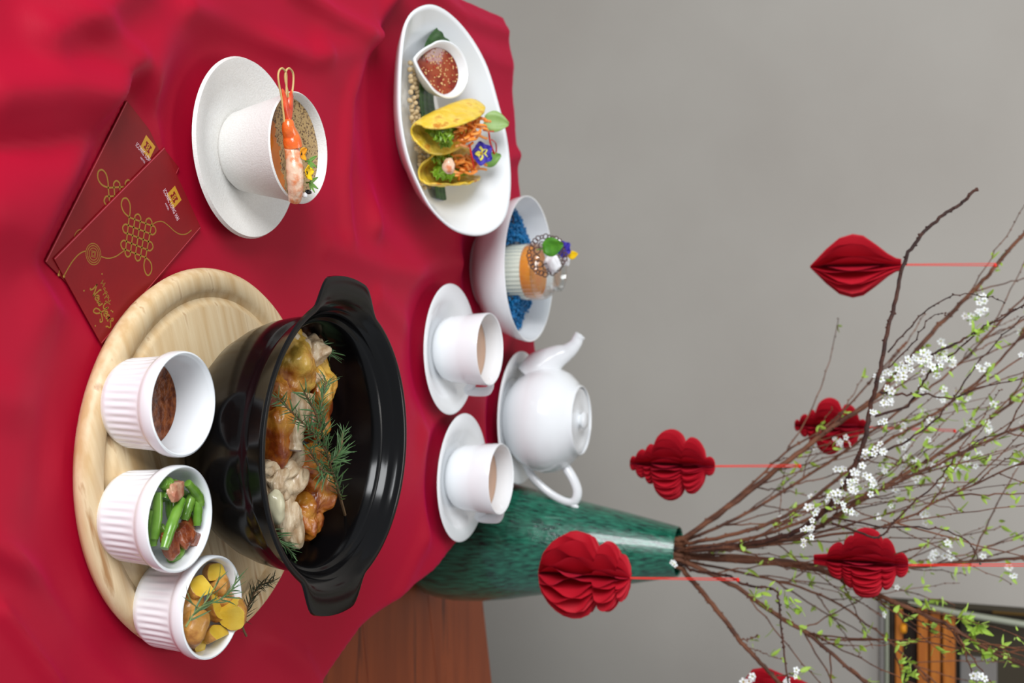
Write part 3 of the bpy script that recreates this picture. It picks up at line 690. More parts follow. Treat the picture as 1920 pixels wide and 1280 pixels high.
# green beans: end pixels, height
def on(z): return BT + z
bn = [((341, 935), (308, 1028), 0.046, 0.0040), ((296, 922), (290, 1010), 0.040, 0.0038), ((285, 955), (287, 1022), 0.036, 0.0036), ((352, 905), (394, 938), 0.044, 0.0038), ((380, 922), (370, 985), 0.042, 0.0038),
      ((330, 905), (310, 935), 0.041, 0.0042), ((362, 925), (345, 975), 0.040, 0.0040), ((318, 905), (330, 1000), 0.034, 0.0040), ((345, 1030), (318, 1050), 0.036, 0.0038), ((300, 985), (325, 1045), 0.032, 0.0036), ((350, 950), (375, 1000), 0.034, 0.004), ((299, 935), (348, 925), 0.033, 0.0042), ((305, 905), (318, 900), 0.043, 0.0046)]
for k, (a, b, z, r) in enumerate(bn):
    pa, pb = P(*a, on(z)), P(*b, on(z + (0.003 if k == 0 else R_(-0.002, 0.003)))); mid = (pa + pb) / 2; d = pb - pa
    bow = Vector((-d.y, d.x, 0)).normalized() * R_(-0.003, 0.003)
    for q in (pa, pb):
        v = (q - Rm[1]).to_2d()
        if v.length > 0.031: v = v * (0.031 / v.length); q.x, q.y = Rm[1].x + v.x, Rm[1].y + v.y
    pts = smooth_path([pa - mid, bow, pb - mid], 6); n = len(pts); g = G()
    g.tube(pts, [r * (0.75 + 0.25 * math.sin(PI * min(1, max(0, (i + .5) / n))) + 0.05 * math.sin(i * 2.1)) for i in range(n)], 12)
    o = g.build('green_bean', M['bean']); o.location = mid
    tag(o, ['longest cut green bean lying across the top of the others', 'long cut green bean next to the front wall of its ramekin', 'green bean squeezed against the front wall, lowest in the ramekin',
            'green bean pointing past the ramekin rim towards the pot', 'green bean between the fatty bacon and the pot side', 'short green bean beside the fatty bacon slice', 'green bean tucked under the longest bean near its middle',
            'green bean buried beneath the bacon and beans', 'short green bean end under the browned bacon', 'green bean half hidden below the longest bacon slice', 'green bean beneath the crisp bacon piece', 'green bean lying crosswise under the fatty bacon', 'stubby green bean end beside the fatty bacon slice'][k], 'bean', 'green beans in the ramekin')
bc = [((330, 920), 0.045, (0.0085, 0.0120, 0.0035), 'bacon2', 0.2, 'pale fatty bacon slice on top of the green beans'), ((345, 1002), 0.040, (0.0100, 0.0110, 0.0045), 'bacon', 0.7, 'browned bacon slice nearest the pot among green beans'),
      ((320, 1020), 0.040, (0.0140, 0.0085, 0.0045), 'bacon', 0.5, 'longest browned bacon slice beside the beans'), ((362, 1010), 0.039, (0.0070, 0.0090, 0.0050), 'bacon', -0.2, 'small crisp bacon piece against the ramekin wall'), ((352, 985), 0.036, (0.0100, 0.0055, 0.0045), 'bacon', 0.2, 'bacon strip between two green beans')]
for k, (p, z, rad, mm, rz, lab) in enumerate(bc):
    g = G(); g.blob((0, 0, 0), rad, 4, 0.16, 1.4, seed=k + 60, R=Rz(rz), amp2=0.08, planes=((( 1, .1, 0), .75), ((-1, .2, .1), .75), ((0, 1, 0), .8), ((.1, -1, 0), .8), ((0, 0, 1), .8)))
    o = g.build('bacon_piece', M[mm]); o.location = P(*p, on(z + 0.001)); o.rotation_euler = (R_(-.25, .25), R_(-.25, .25), 0); tag(o, lab, 'bacon', 'bacon pieces in the ramekin')
ptt = [((365, 1175), 0.044, (0.0150, 0.0125, 0.0110), [((.5, .8, .5), .62)], 'rounded potato wedge with a brown eye at the front rim'),
       ((378, 1103), 0.045, (0.0098, 0.0115, 0.0100), [((-.6, -.3, .9), .30), ((.9, 0, .3), .5), ((-.2, 1, .1), .5)], 'pale cut potato chunk beside the crossing rosemary'),
       ((437, 1150), 0.050, (0.0125, 0.0130, 0.0110), [((.3, -.8, .3), .35), ((-.7, -.5, -.1), .6)], 'browned potato chunk leaning on the far rim'),
       ((410, 1190), 0.046, (0.0080, 0.0145, 0.0110), [((-.5, .2, .8), .2), ((.7, .2, .5), .3)], 'yellow potato wedge leaning between two browned ones'),
       ((374, 1212), 0.036, (0.0130, 0.0070, 0.0070), [((0, -.2, 1), .2)], 'small potato slice low at the rim'),
       ((403, 1075), 0.040, (0.0085, 0.0100, 0.0090), [((-.2, -.3, 1), .2), ((.9, 0, 0), .5)], 'small yellow potato chunk nearest the green beans'),
       ((410, 1095), 0.040, (0.0090, 0.0090, 0.0090), [], 'small browned potato chunk behind the pale cut one'),
       ((355, 1140), 0.036, (0.0120, 0.0130, 0.0100), [], 'browned potato chunk low at the front wall'),
       ((408, 1135), 0.040, (0.0130, 0.0110, 0.0090), [((-.4, .2, 1), .2)], 'yellow potato chunk beneath the rosemary'),
       ((440, 1115), 0.038, (0.0090, 0.0100, 0.0090), [], 'small browned potato chunk against the far wall')]
for k, (p, z, rad, pl, lab) in enumerate(ptt):
    g = G(); g.blob((0, 0, 0), rad, 4, 0.10, 1.2, seed=k + 80, amp2=0.03, planes=pl, flat_mi=1, R=Rz(R_(-.3, .3)))
    o = g.build('potato_chunk', [M['potskin'], M['potflesh']]); o.location = keep_in(P(*p, on(z)), Rm[2].x, Rm[2].y, 0.0345 - max(rad[:2]) * (0.75 if z < 0.043 else 0.45)); tag(o, lab, 'potato', 'potato chunks in the ramekin')
rosemary('fresh rosemary sprig resting on the roast potatoes', [P(348, 1175, on(0.056)), P(373, 1140, on(0.0585)), P(410, 1125, on(0.061)), P(432, 1108, on(0.063)), P(444, 1085, on(0.064))], 34, 0.017, stem=M['rstemg'], seed=9, spread=0.45, r0=0.0008, bare=0.05,
         branches=((0.25, [P(360, 1130, on(0.060)), P(352, 1112, on(0.061))], 3), (0.3, [P(400, 1105, on(0.063)), P(412, 1080, on(0.064))], 6)))
rosemary('dried dark rosemary sprig lying on the wooden board behind the potatoes', [P(455, 1170, on(0.004)), P(468, 1130, on(0.008)), P(485, 1100, on(0.008)), P(512, 1088, on(0.007))], 60, 0.014, seed=12, dry=True, spread=0.9, bare=0.1)
rosemary('tiny dried rosemary bit near the board edge past the potatoes', [P(462, 1192, on(0.003)), P(455, 1174, on(0.003)), P(462, 1165, on(0.003))], 6, 0.008, seed=13, dry=True)
# ---------------------------------------------------------------- envelopes
def envelope(lab, p0, p1, p3, z, printed=True, seed=0, tilt=0):
    """p0 origin, p1 end of the long edge, p3 end of the short edge (world xy)"""
    S = (p1 - p0); S.z = 0; ln = S.length; S.normalize()
    Tt = Vector((S.y, -S.x, 0)); wd = 0.0775
    t = thing('red_envelope', lab, 'envelope', (p0.x, p0.y, z), math.atan2(S.y, S.x), 'red envelopes')
    # local frame: +x along the long edge, -y along the short edge
    def loc(x, y):
        v = P(x, y, z - TZ) - Vector((p0.x, p0.y, z)); return (v.dot(S), v.dot(Tt))
    g = G(); th = 0.0009
    g.box(0, -wd, 0, ln, 0, th); g.build('sleeve', M['env'], t, smooth=False, bevel=0.0003)
    g = G(); g.box(0.0006, -wd + 0.001, th, ln - 0.0006, -wd + 0.0014, th + 0.00012); g.box(0.0004, -0.0012, th, ln - 0.0006, -0.0006, th + 0.0001); g.build('edge_fold', M['enve'], t, smooth=False)
    return t, loc, th, ln, wd
def strokes(g, paths, w, th, closed=False):
    for pth in paths:
        pts = [Vector((a, -b, 0)) for a, b in pth]
        n = len(pts); vs = []; fs = []
        for i, p in enumerate(pts):
            d = (pts[min(i + 1, n - 1)] - pts[max(i - 1, 0)]); d = d.normalized() if d.length > 0 else Vector((1, 0, 0)); s = Vector((-d.y, d.x, 0)) * w / 2
            vs += [(p.x + s.x, p.y + s.y, th), (p.x - s.x, p.y - s.y, th)]
        fs = [(2 * i, 2 * i + 1, 2 * i + 3, 2 * i + 2) for i in range(n - 1)]
        g.add(vs, fs)
def sp2(pts, sub=6): return [(p.x, p.y) for p in smooth_path([Vector((a, b, 0)) for a, b in pts], sub)]
def Z3(x, y): return (160 + x * 0.18755, 300 + y * 0.1875)      # digitised detail of the knot
def Z2(x, y): return (140 + x * 0.15625, 440 + y * 0.15625)
def text_obj(parent, s, size, loc, col, name='lettering', sx=1.0, rot=0.0):
    cu = bpy.data.curves.new(name, 'FONT'); cu.body = s; cu.size = size; cu.extrude = 0.00004; cu.align_x = 'LEFT'; cu.space_character = 1.12; cu.offset = 0
    cu.materials.append(col); o = bpy.data.objects.new(name, cu); COL.objects.link(o); o.parent = parent; o.location = loc
    bpy.context.view_layer.update()
    me = bpy.data.meshes.new_from_object(o.evaluated_get(bpy.context.evaluated_depsgraph_get())); bpy.data.objects.remove(o)
    o = bpy.data.objects.new(name, me); COL.objects.link(o); o.parent = parent; o.location = loc
    if not me.materials: me.materials.append(col)
    o.rotation_euler = (0, 0, rot); o.scale = (sx, 1, 1); return o
def print_design(t, loc, th, z_off=0.00008, knot=True):
    e = th + z_off
    L3 = lambda x, y: REF(*Z3(x, y)); L2 = lambda x, y: REF(*Z2(x, y))
    g = G()
    # lattice of the knot
    A, B, C, D = (428, 572), (650, 655), (392, 895), (592, 975)
    def lat(i, j):
        u, v = i / 4, j / 4
        return tuple((A[k] * (1 - u) * (1 - v) + B[k] * u * (1 - v) + C[k] * (1 - u) * v + D[k] * u * v) for k in (0, 1))
    paths = []
    for i in range(5): paths.append([lat(i, j / 2) for j in range(0, 9)])
    for j in range(5): paths.append([lat(i / 2, j) for i in range(0, 9)])
    def cap(p, q, out):
        m = ((p[0] + q[0]) / 2, (p[1] + q[1]) / 2)
        a = (p[0] + out[0] * .6, p[1] + out[1] * .6); b = (q[0] + out[0] * .6, q[1] + out[1] * .6); c = (m[0] + out[0], m[1] + out[1])
        return sp2([p, a, c, b, q])
    up = (8, -62); dn = (-8, 62); lf = (-52, -18); rt = (52, 18)
    paths += [cap(lat(1, 0), lat(2, 0), up), cap(lat(3, 0), lat(4, 0), up), cap(lat(0, 4), lat(1, 4), dn), cap(lat(2, 4), lat(3, 4), dn),
              cap(lat(0, 1), lat(0, 2), lf), cap(lat(0, 3), lat(0, 4), lf), cap(lat(4, 0), lat(4, 1), rt), cap(lat(4, 2), lat(4, 3), rt)]
    paths += [sp2([(430, 572), (375, 520), (350, 450), (365, 390), (405, 385), (435, 440), (437, 520), (428, 572)]), sp2([(592, 975), (575, 1050), (590, 1125), (620, 1152), (650, 1110), (650, 1045), (625, 1000), (592, 975)])]
    strokes(g, [[L3(*p) for p in pp] for pp in paths], 0.00125, e)
    paths = [sp2([(650, 655), (700, 620), (760, 615), (820, 655), (880, 710), (940, 742), (1000, 738), (1052, 700)]), sp2([(392, 895), (350, 925), (290, 965), (215, 982), (142, 963)])]
    strokes(g, [[L3(*p) for p in pp] for pp in paths], 0.0008, e)
    p2 = [sp2([(125, 195), (75, 210), (20, 250), (-40, 320), (-90, 400), (-135, 480)])]
    strokes(g, [[L2(*p) for p in pp] for pp in p2], 0.0008, e)
    cx, cy = L3(70, 940)
    for r in (0.0078, 0.0062, 0.0044):
        strokes(g, [[(cx + r * math.cos(a * PI / 20), cy + r * math.sin(a * PI / 20)) for a in range(41)]], 0.00055, e)
    for r in (0.0030, 0.0018):
        strokes(g, [[(cx + r * math.cos(a * PI / 2), cy + r * math.sin(a * PI / 2)) for a in range(5)]], 0.0005, e)
    # gold dot where the cord ends
    dx, dy = REF(118, 518)
    g.lathe([(0.0011, 0), (0, 0.0002)], 10, T((dx, -dy, e)))
    tag(g.build('gold_print', M['gold'], t, smooth=False), 'matt gold knot, cord and coin')
    # handwriting: u along the short edge, v up the long edge
    ou, ov = REF(163, 545)[1], REF(163, 545)[0]
    k = 0.00082
    W = []
    def s(*pts): W.append(sp2(pts, 5))
    s((0, 4), (1, 3), (2.5, 6), (2.5, 12), (2, 13)); s((2.2, 13), (5, 8), (7.5, 2)); s((7.5, 2), (8, 8), (8.5, 13), (10, 14))            # N
    s((10, 5), (12.5, 6), (12.5, 8), (11, 8), (10, 5.5), (11, 3), (13.5, 3.5))                                                        # e
    s((14, 7.5), (14.5, 3.5), (16, 3.5), (17, 6.5), (17.5, 3.5), (19, 3.5), (20, 8))                                                  # w
    s((22, 12), (22.5, 7.5), (25, 6.5), (27, 11)); s((27.5, 12), (26, 5), (23, -3), (18.5, -6), (18, -2), (22, 1), (27, 0.5), (32, -2), (31, -5), (29, -3)) # Y
    s((28, 5), (30.5, 6), (30.5, 8), (29, 8), (28, 5.5), (29, 3), (31.5, 3.5)); s((35, 7.5), (33, 8), (32, 5.5), (33, 3.3), (35, 5), (35.2, 8), (35.5, 3.5), (37, 4))  # e a
    s((38, 8), (39, 10.5), (40.5, 9), (38.5, 6), (40, 5.5), (43, 3), (42, 1), (40, 0), (39, -2))                                         # r
    V = []
    def q(*pts): V.append(sp2(pts, 5))
    q((4, 22), (5, 17)); q((7.5, 22.5), (8.5, 17)); q((4, 19.3), (9, 19.8)); q((12, 19.5), (10.5, 19), (10.8, 17), (12.5, 18), (13, 16.8))
    q((14, 19), (14.5, 13)); q((14, 18.5), (16, 19), (16, 17), (14.5, 16.6)); q((17.5, 18.5), (18, 12.5)); q((17.5, 18), (19.6, 18.6), (19.6, 16.5), (18, 16)); q((21, 18.5), (21.5, 16), (24, 16.5)); q((24.3, 18.6), (23.6, 14), (21.5, 11.5), (21, 13), (27, 15.5))
    g = G()
    # W/V are (u, v); the envelope frame takes (along long edge, along short edge)
    strokes(g, [[(ov + v * k, ou + u * k * 1.0) for u, v in pp] for pp in W], 0.0011, e)
    strokes(g, [[(ov + v * k, ou + u * k) for u, v in pp] for pp in V], 0.0006, e)
    for (u, v) in ((32, 13), (-1, 24), (30, -12), (-3, -4), (34, 14)):
        g.lathe([(0.0007, 0), (0, 0.0001)], 6, T((ov + v * k, -(ou + u * k), e)))
    tag(g.build('lettering', M['gold'], t, smooth=False), 'gold handwriting wishing a happy new year')
    # emblem and hotel name
    gx, gy = REF(324.6, 369.8); hs = 0.0068
    g = G(); g.add([(gx - hs, -gy - hs, e), (gx + hs, -gy - hs, e), (gx + hs, -gy + hs, e), (gx - hs, -gy + hs, e)], [(0, 1, 2, 3)])
    tag(g.build('emblem', M['gold2'], t, smooth=False), 'square gold emblem')
    g = G(); e2 = e + 0.00004
    for (a0, b0, a1, b1) in ((-.5, -.42, .5, .42), (-.5, -.56, -.2, -.42), (.2, -.56, .5, -.42), (-.5, .42, -.2, .56), (.2, .42, .5, .56)):
        g.add([(gx + a0 * hs, -gy + b0 * hs, e2), (gx + a1 * hs, -gy + b0 * hs, e2), (gx + a1 * hs, -gy + b1 * hs, e2), (gx + a0 * hs, -gy + b1 * hs, e2)], [(0, 1, 2, 3)])
    g8 = G()
    for cxx in (-.2, .2):
        ring = [(gx + cxx * hs + 0.17 * hs * math.cos(a * PI / 8), gy + 0.17 * hs * math.sin(a * PI / 8)) for a in range(17)]
        strokes(g8, [ring], 0.0009, e2 + 0.00004)
    g.build('emblem_mark', M['env'], t, smooth=False); g8.build('emblem_figure', M['gold2'], t, smooth=False)
    lx, ly = REF(303.5, 357.5)
    a = text_obj(t, 'ICONIC LONG HAI', 0.0058, (lx, -ly, e), M['lett'], sx=0.53, rot=-PI / 2)
    lx2, ly2 = REF(307.5, 382)
    text_obj(t, 'HOTEL', 0.0024, (lx2, -ly2, e), M['lett'], sx=0.8, rot=-PI / 2)
p0, p1, p3 = P(100, 484, 0.002), P(307, 275, 0.002), P(179, 645, 0.002)
eb0, eb1 = P(83, 490, 0.0005), P(236, 188, 0.0005)
fr = envelope('red envelope lying on top, its whole gold knot and greeting showing', p0, p1, p3, TZ + 0.0016)
REF = fr[1]
print_design(fr[0], fr[1], fr[2])
bk = envelope('red envelope partly covered by the other one', eb0, eb1, None, TZ + 0.0004)
print_design(bk[0], bk[1], bk[2])
# ---------------------------------------------------------------- taco plate
pl_px = [(800, 8), (765, 30), (752, 90), (748, 180), (752, 240), (765, 300), (785, 350), (810, 395), (850, 432), (895, 443), (930, 430), (950, 400), (957, 340), (950, 260), (935, 200), (915, 130), (890, 80), (860, 40), (830, 15)]
def rimz(x): return 0.036 + 0.050 * (x - 750) / 207
rim = [P(x, y, rimz(x)) for x, y in pl_px]
cen = Vector((-0.246, 1.215, TZ))
n0 = len(rim); dense = []
for i in range(n0):
    p0_, p1_, p2_, p3_ = (rim[(i + k) % n0] for k in (-1, 0, 1, 2))
    for k in range(6):
        u = k / 6
        dense.append(0.5 * ((2 * p1_) + (p2_ - p0_) * u + (2 * p0_ - 5 * p1_ + 4 * p2_ - p3_) * u * u + (3 * p1_ - p0_ - 3 * p2_ + p3_) * u ** 3) - cen)
for _ in range(3): dense = [(dense[i - 1] + dense[i] * 2 + dense[(i + 1) % len(dense)]) / 4 for i in range(len(dense))]
rings = [(0, 0.003, 0), (0.30, 0.003, 0), (0.34, 0.0, 0), (0.44, 0.0, 0), (0.46, 0.003, 0), (0.62, 0.006, 0.15), (0.85, -0.004, 0.70), (0.97, -0.003, 0.96), (1.0, -0.0005, 1.0), (0.985, 0.0015, 1.0), (0.955, 0.0003, 0.96), (0.86, 0.002, 0.72), (0.74, 0.006, 0.42), (0.62, 0.0095, 0.14), (0.5, 0.0125, 0), (0.0, 0.0115, 0)]
ND = len(dense); vs = []; fs = []
for (sc, dz, kz) in rings:
    for p in dense: vs.append((p.x * sc, p.y * sc, dz + kz * p.z))
for i in range(len(rings) - 1):
    for k in range(ND):
        l = (k + 1) % ND; fs.append((i * ND + k, i * ND + l, (i + 1) * ND + l, (i + 1) * ND + k))
bm = bmesh.new(); bv = [bm.verts.new(v) for v in vs]
for f in fs: bm.faces.new([bv[i] for i in f])
bmesh.ops.remove_doubles(bm, verts=bm.verts, dist=1e-6); bmesh.ops.recalc_face_normals(bm, faces=bm.faces)
me = bpy.data.meshes.new('serving_plate'); bm.to_mesh(me); bm.free(); me.materials.append(M['white'])
me.polygons.foreach_set('use_smooth', [True] * len(me.polygons))
o = bpy.data.objects.new('serving_plate', me); COL.objects.link(o); o.location = cen; tag(o, 'white egg-shaped plate holding two tacos', 'plate')
# banana leaf strips
def strip(pts, wdt, lab, zz):
    pts = smooth_path([P(x, y, z) for x, y, z in pts], 6); c = pts[0].copy(); g = G(); n = len(pts)
    def fn(u, v):
        i = min(n - 2, int(u * (n - 1))); p = pts[i].lerp(pts[i + 1], u * (n - 1) - i); d = (pts[i + 1] - pts[i]).normalized(); s = d.cross(Vector((0, 0, 1))).normalized()
        return p - c + s * wdt * (v - 0.5) + Vector((0, 0, 0.0015 * math.sin(v * PI * 6) * 0.3))
    g.sheet(fn, 24, 18); o = g.build('banana_leaf', M['ban'], solid=0.0006); o.location = c; tag(o, lab, 'leaf', 'banana leaf strips')
strip([(846, 66, 0.050), (826, 82, 0.042), (805, 112, 0.032), (800, 180, 0.024), (806, 230, 0.022)], 0.040, 'banana leaf strip showing beside the dipping bowl', 0)
strip([(815, 280, 0.021), (822, 330, 0.022), (828, 374, 0.026)], 0.030, 'banana leaf strip end showing past the second taco', 0)
# dip bowl, leaf-shaped with a pointed lip
db = P(838, 132, 0.040)
DT = 0.50; dc = P(836, 130, 0.054); nd = Vector((0, -math.sin(DT), math.cos(DT)))
t = thing('dip_bowl', 'small white pointed bowl of red chilli dip on the taco plate', 'bowl', dc - nd * 0.033, 0); t.rotation_euler = (DT, 0, 0)
g = G()
tip = -PI / 2 - 0.1
def pear(a, r, z):
    d = abs(math.atan2(math.sin(a - tip), math.cos(a - tip)))
    return r * 0.42 * max(0, 1 - d / 0.85) ** 1.7 * sstep(0.005, 0.03, z)
rr = 0.0325
g.lathe([(0, 0.002), (0.013, 0.0), (0.017, 0.0005), (0.023, 0.007), (0.029, 0.018), (rr, 0.031), (rr + 0.0004, 0.0335), (rr - 0.0012, 0.0345), (rr - 0.0035, 0.0325), (0.026, 0.019), (0.019, 0.0095), (0.010, 0.005), (0, 0.0045)], 96, flute=pear)
g.build('body', M['white'], t)
g = G(); g.lathe([(0, 0.0215), (0.0255, 0.0215), (0.0268, 0.0222), (0.0255, 0.0195), (0, 0.0195)], 64, flute=lambda a, r, z: pear(a, r, 0.03) * 0.8); g.build('chilli_dip', M['chili'], t)
g = G(); rnd = random.Random(4)
for k in range(150):
    a = rnd.uniform(0, 6.28); q = 0.026 * math.sqrt(rnd.random()); 
    g.blob((q * math.cos(a), q * math.sin(a), 0.0222), (rnd.uniform(.0006, .0012), rnd.uniform(.0005, .0009), 0.0004), 1, 0, R=Rz(a * 3), mi=1 if k % 3 == 0 else 0)
tag(g.build('chilli_seeds', [M['flake'], M['flaker']], t), kind='stuff')
# tacos
def taco(lab, c, axis, open_, Lh, Rw, flap, seed):
    c = Vector(c); X = Vector(axis).normalized(); Zc = Vector(open_); Zc = (Zc - X * Zc.dot(X)).normalized(); Yc = Zc.cross(X)
    t = thing('taco', lab, 'taco', c, 0, 'tacos on the egg-shaped plate')
    rot = Matrix((X, Yc, Zc)).transposed().to_4x4()
    def sh(u, v):
        s = (u - 0.5) * 2; hgt = math.sqrt(max(0.02, 1 - abs(s) ** 2.3)); a = (v - 0.5) * 2
        w_ = Rw * (1 + 0.15 * noise.noise(Vector((s * 2, a * 2, seed))))
        L_ = abs(a) * (flap * hgt + Rw * 1.2)
        arc = Rw * 1.35
        if L_ < arc: th = L_ / Rw; y = Rw * math.sin(min(th, 1.35)); z = -Rw * math.cos(min(th, 1.35))
        else: y = Rw * math.sin(1.35) + (L_ - arc) * 0.30; z = -Rw * math.cos(1.35) + (L_ - arc) * 0.95
        y *= (0.75 + 0.25 * hgt)
        ed = 0.0016 * noise.noise(Vector((s * 5, a * 4, seed + 3)))
        return Vector((s * Lh, math.copysign(y, a) + ed, z + (1 - hgt) * Rw * 0.35 + ed))
    g = G(); g.sheet(lambda u, v: rot @ sh(u, v), 36, 36); g.build('shell', M['shell'], t, solid=0.0022)
    return t, rot
def filling(t, rot, Lh, Rw, flap, seed, carrots=(0.0, 1.0), lett=(-1, -0.2), prawn=None):
    rnd = random.Random(seed)
    for k in range(40):
        s = rnd.uniform(*carrots) * Lh; y = rnd.uniform(-1, 1) * Rw * 0.7; z = rnd.uniform(0.5, 1.15) * (flap * 0.9)
        a = rnd.uniform(-.9, .9); d = Vector((math.cos(a), rnd.uniform(-.5, .5), math.sin(a) * 0.8)); ln = rnd.uniform(0.013, 0.024)
        b = Vector((0, rnd.uniform(-.005, .005), rnd.uniform(0, .005)))
        p = Vector((s, y, z)); pts = smooth_path([p - d * ln * .5, p + b, p + d * ln * .5], 5)
        g = G(); g.tube([rot @ q for q in pts], 0.0016, 6); g.build('carrot_shred', M['carrot'], t)
    for k in range(9):
        s = rnd.uniform(*lett) * Lh; y = rnd.uniform(-1, 1) * Rw * 0.8; z = rnd.uniform(0.2, 0.95) * flap * .8; ph = rnd.uniform(0, 6)
        sz = rnd.uniform(0.005, 0.008); R3 = Matrix.Rotation(rnd.uniform(-1, 1), 3, 'X') @ Matrix.Rotation(rnd.uniform(-1, 1), 3, 'Y')
        def fn(u, v):
            a = v * 2 * PI; r = sz * u * (1 + 0.25 * math.sin(a * 5 + ph)); return rot @ (Vector((s, y, z)) + R3 @ Vector((r * math.cos(a), r * math.sin(a), sz * 0.45 * u * math.sin(a * 7 + ph))))
        g = G(); g.sheet(fn, 4, 28); g.build('lettuce_leaf', M['lettu'], t, solid=0.0004)
    g = G(); g.blob(rot @ Vector((0, 0, flap * 0.12)), (0.72 * Lh, Rw * .62, flap * .42), 3, 0.12, 3, seed=seed, R=(rot.to_3x3()), amp2=.3); g.build('stuffing', M['lettu'], t)
c1 = P(838, 226, 0.054); 
ax1 = P(900, 205, 0.066) - P(778, 262, 0.034)
t1, r1 = taco('folded yellow taco beside the chilli dip bowl', c1, ax1, (0.78, -0.40, 0.45), 0.054, 0.0150, 0.034, 1)
filling(t1, r1, 0.054, 0.0150, 0.034, 11, (-0.15, 0.75), (-0.95, -0.2))
c2 = P(846, 318, 0.042); ax2 = P(915, 300, 0.060) - P(785, 318, 0.032)
t2, r2 = taco('folded taco topped with a violet pansy', c2, ax2, (-0.15, -0.6, 0.80), 0.050, 0.0165, 0.022, 5)
filling(t2, r2, 0.050, 0.0165, 0.022, 12, (-0.3, 0.8), (-0.95, -0.3))
g = G(); g.blob((0, 0, 0), (0.0095, 0.0075, 0.007), 3, 0.1, amp2=.1); o = g.build('prawn_piece', M['prawnf'], t2); o.location = P(842, 312, 0.066) - t2.location
# pansy
def pansy(name, c, nrm, s, lab, mats):
    c = Vector(c); q = align(nrm).to_3x3(); g = G()
    for k, a in enumerate((1.0, 2.1, 3.3, -0.2, -1.55)):
        petal(g, q @ Vector((0, 0, 0.0004 * k)), q @ Vector((math.cos(a), math.sin(a), 0.12)), q @ Vector((0, 0, 1)), s, s * 1.15, 0, 0.1)
        petal(g, q @ Vector((0, 0, 0.0004 * k + 0.0006)), q @ Vector((math.cos(a), math.sin(a), 0.16)), q @ Vector((0, 0, 1)), s * 0.6, s * 0.45, 1, 0.1)
    g.blob(q @ Vector((0, 0, 0.003)), (s * .12,) * 3, 1, 0, mi=2)
    o = g.build(name, mats, solid=0.0003); o.location = c; return tag(o, lab, 'flower')
pansy('pansy', P(901, 288, 0.076), (0.1, -0.75, 0.65), 0.0145, 'violet and yellow pansy on the second taco', [M['pviol'], M['pyell'], M['gold2']])
def leafobj(name, c, d, up, ln, wd, m, lab, cat='leaf', cup=0.12):
    g = G(); petal(g, (0, 0, 0), d, up, ln, wd, 0, cup, 8); g.tube([Vector((0, 0, 0)), -Vector(d).normalized() * ln * 0.3], 0.0006, 5)
    o = g.build(name, m, solid=0.0005); o.location = c; return tag(o, lab, cat)
leafobj('coriander_leaf', P(908, 225, 0.072), (0.15, 0.45, 0.75), (0, -1, 0.4), 0.030, 0.026, M['lettl'], 'pale rounded green leaf standing behind the first taco')
leafobj('coriander_leaf', P(906, 305, 0.068), (-0.35, 0.5, 0.5), (0.3, -1, 0.4), 0.026, 0.018, M['herb'], 'darker green leaf behind the pansy')
for k, (pth, lab) in enumerate(((((880, 270, .078), (884, 290, .080), (889, 315, .078)), 'straight red chilli sliver beside the pansy'), (((906, 244, .078), (918, 246, .082), (926, 246, .083)), 'short red chilli sliver above the pansy'),
                        (((916, 245, .078), (920, 270, .080), (929, 290, .080), (930, 270, .084), (922, 262, .084)), 'curled red chilli sliver behind the pansy'))):
    pts = smooth_path([P(*p) for p in pth], 5); c = pts[0].copy(); g = G(); g.tube([p - c for p in pts], 0.0012, 6, flat=0.6); o = g.build('chilli_sliver', M['chilir']); o.location = c; tag(o, lab, 'chilli')
# soy beans
rnd = random.Random(8); bmsh = None; spots = []
for k in range(1500):
    y = rnd.uniform(118, 352); x0 = 768 + 22 * sstep(200, 350, y); x = rnd.uniform(x0, x0 + 34 - 8 * sstep(240, 350, y) + 4 * sstep(250, 120, y))
    if all((x - a) ** 2 + (y - b) ** 2 > 50 for a, b in spots): spots.append((x, y))
for k, (x, y) in enumerate(spots[:150]):
    if bmsh is None:
        g = G(); g.blob((0, 0, 0), (0.0034, 0.0030, 0.0028), 2, 0.03); o = g.build('soy_bean', M['soy']); bmsh = o.data
    else: o = bpy.data.objects.new('soy_bean', bmsh); COL.objects.link(o)
    o.location = P(x, y, 0.0165 + 0.0006 * (790 - x) * 0.4 + rnd.uniform(0, .002)); o.rotation_euler = (rnd.uniform(0, 3), rnd.uniform(0, 3), 0); tag(o, 'round pale soy bean heaped at the front of the taco plate', 'bean', 'soy beans on the taco plate')
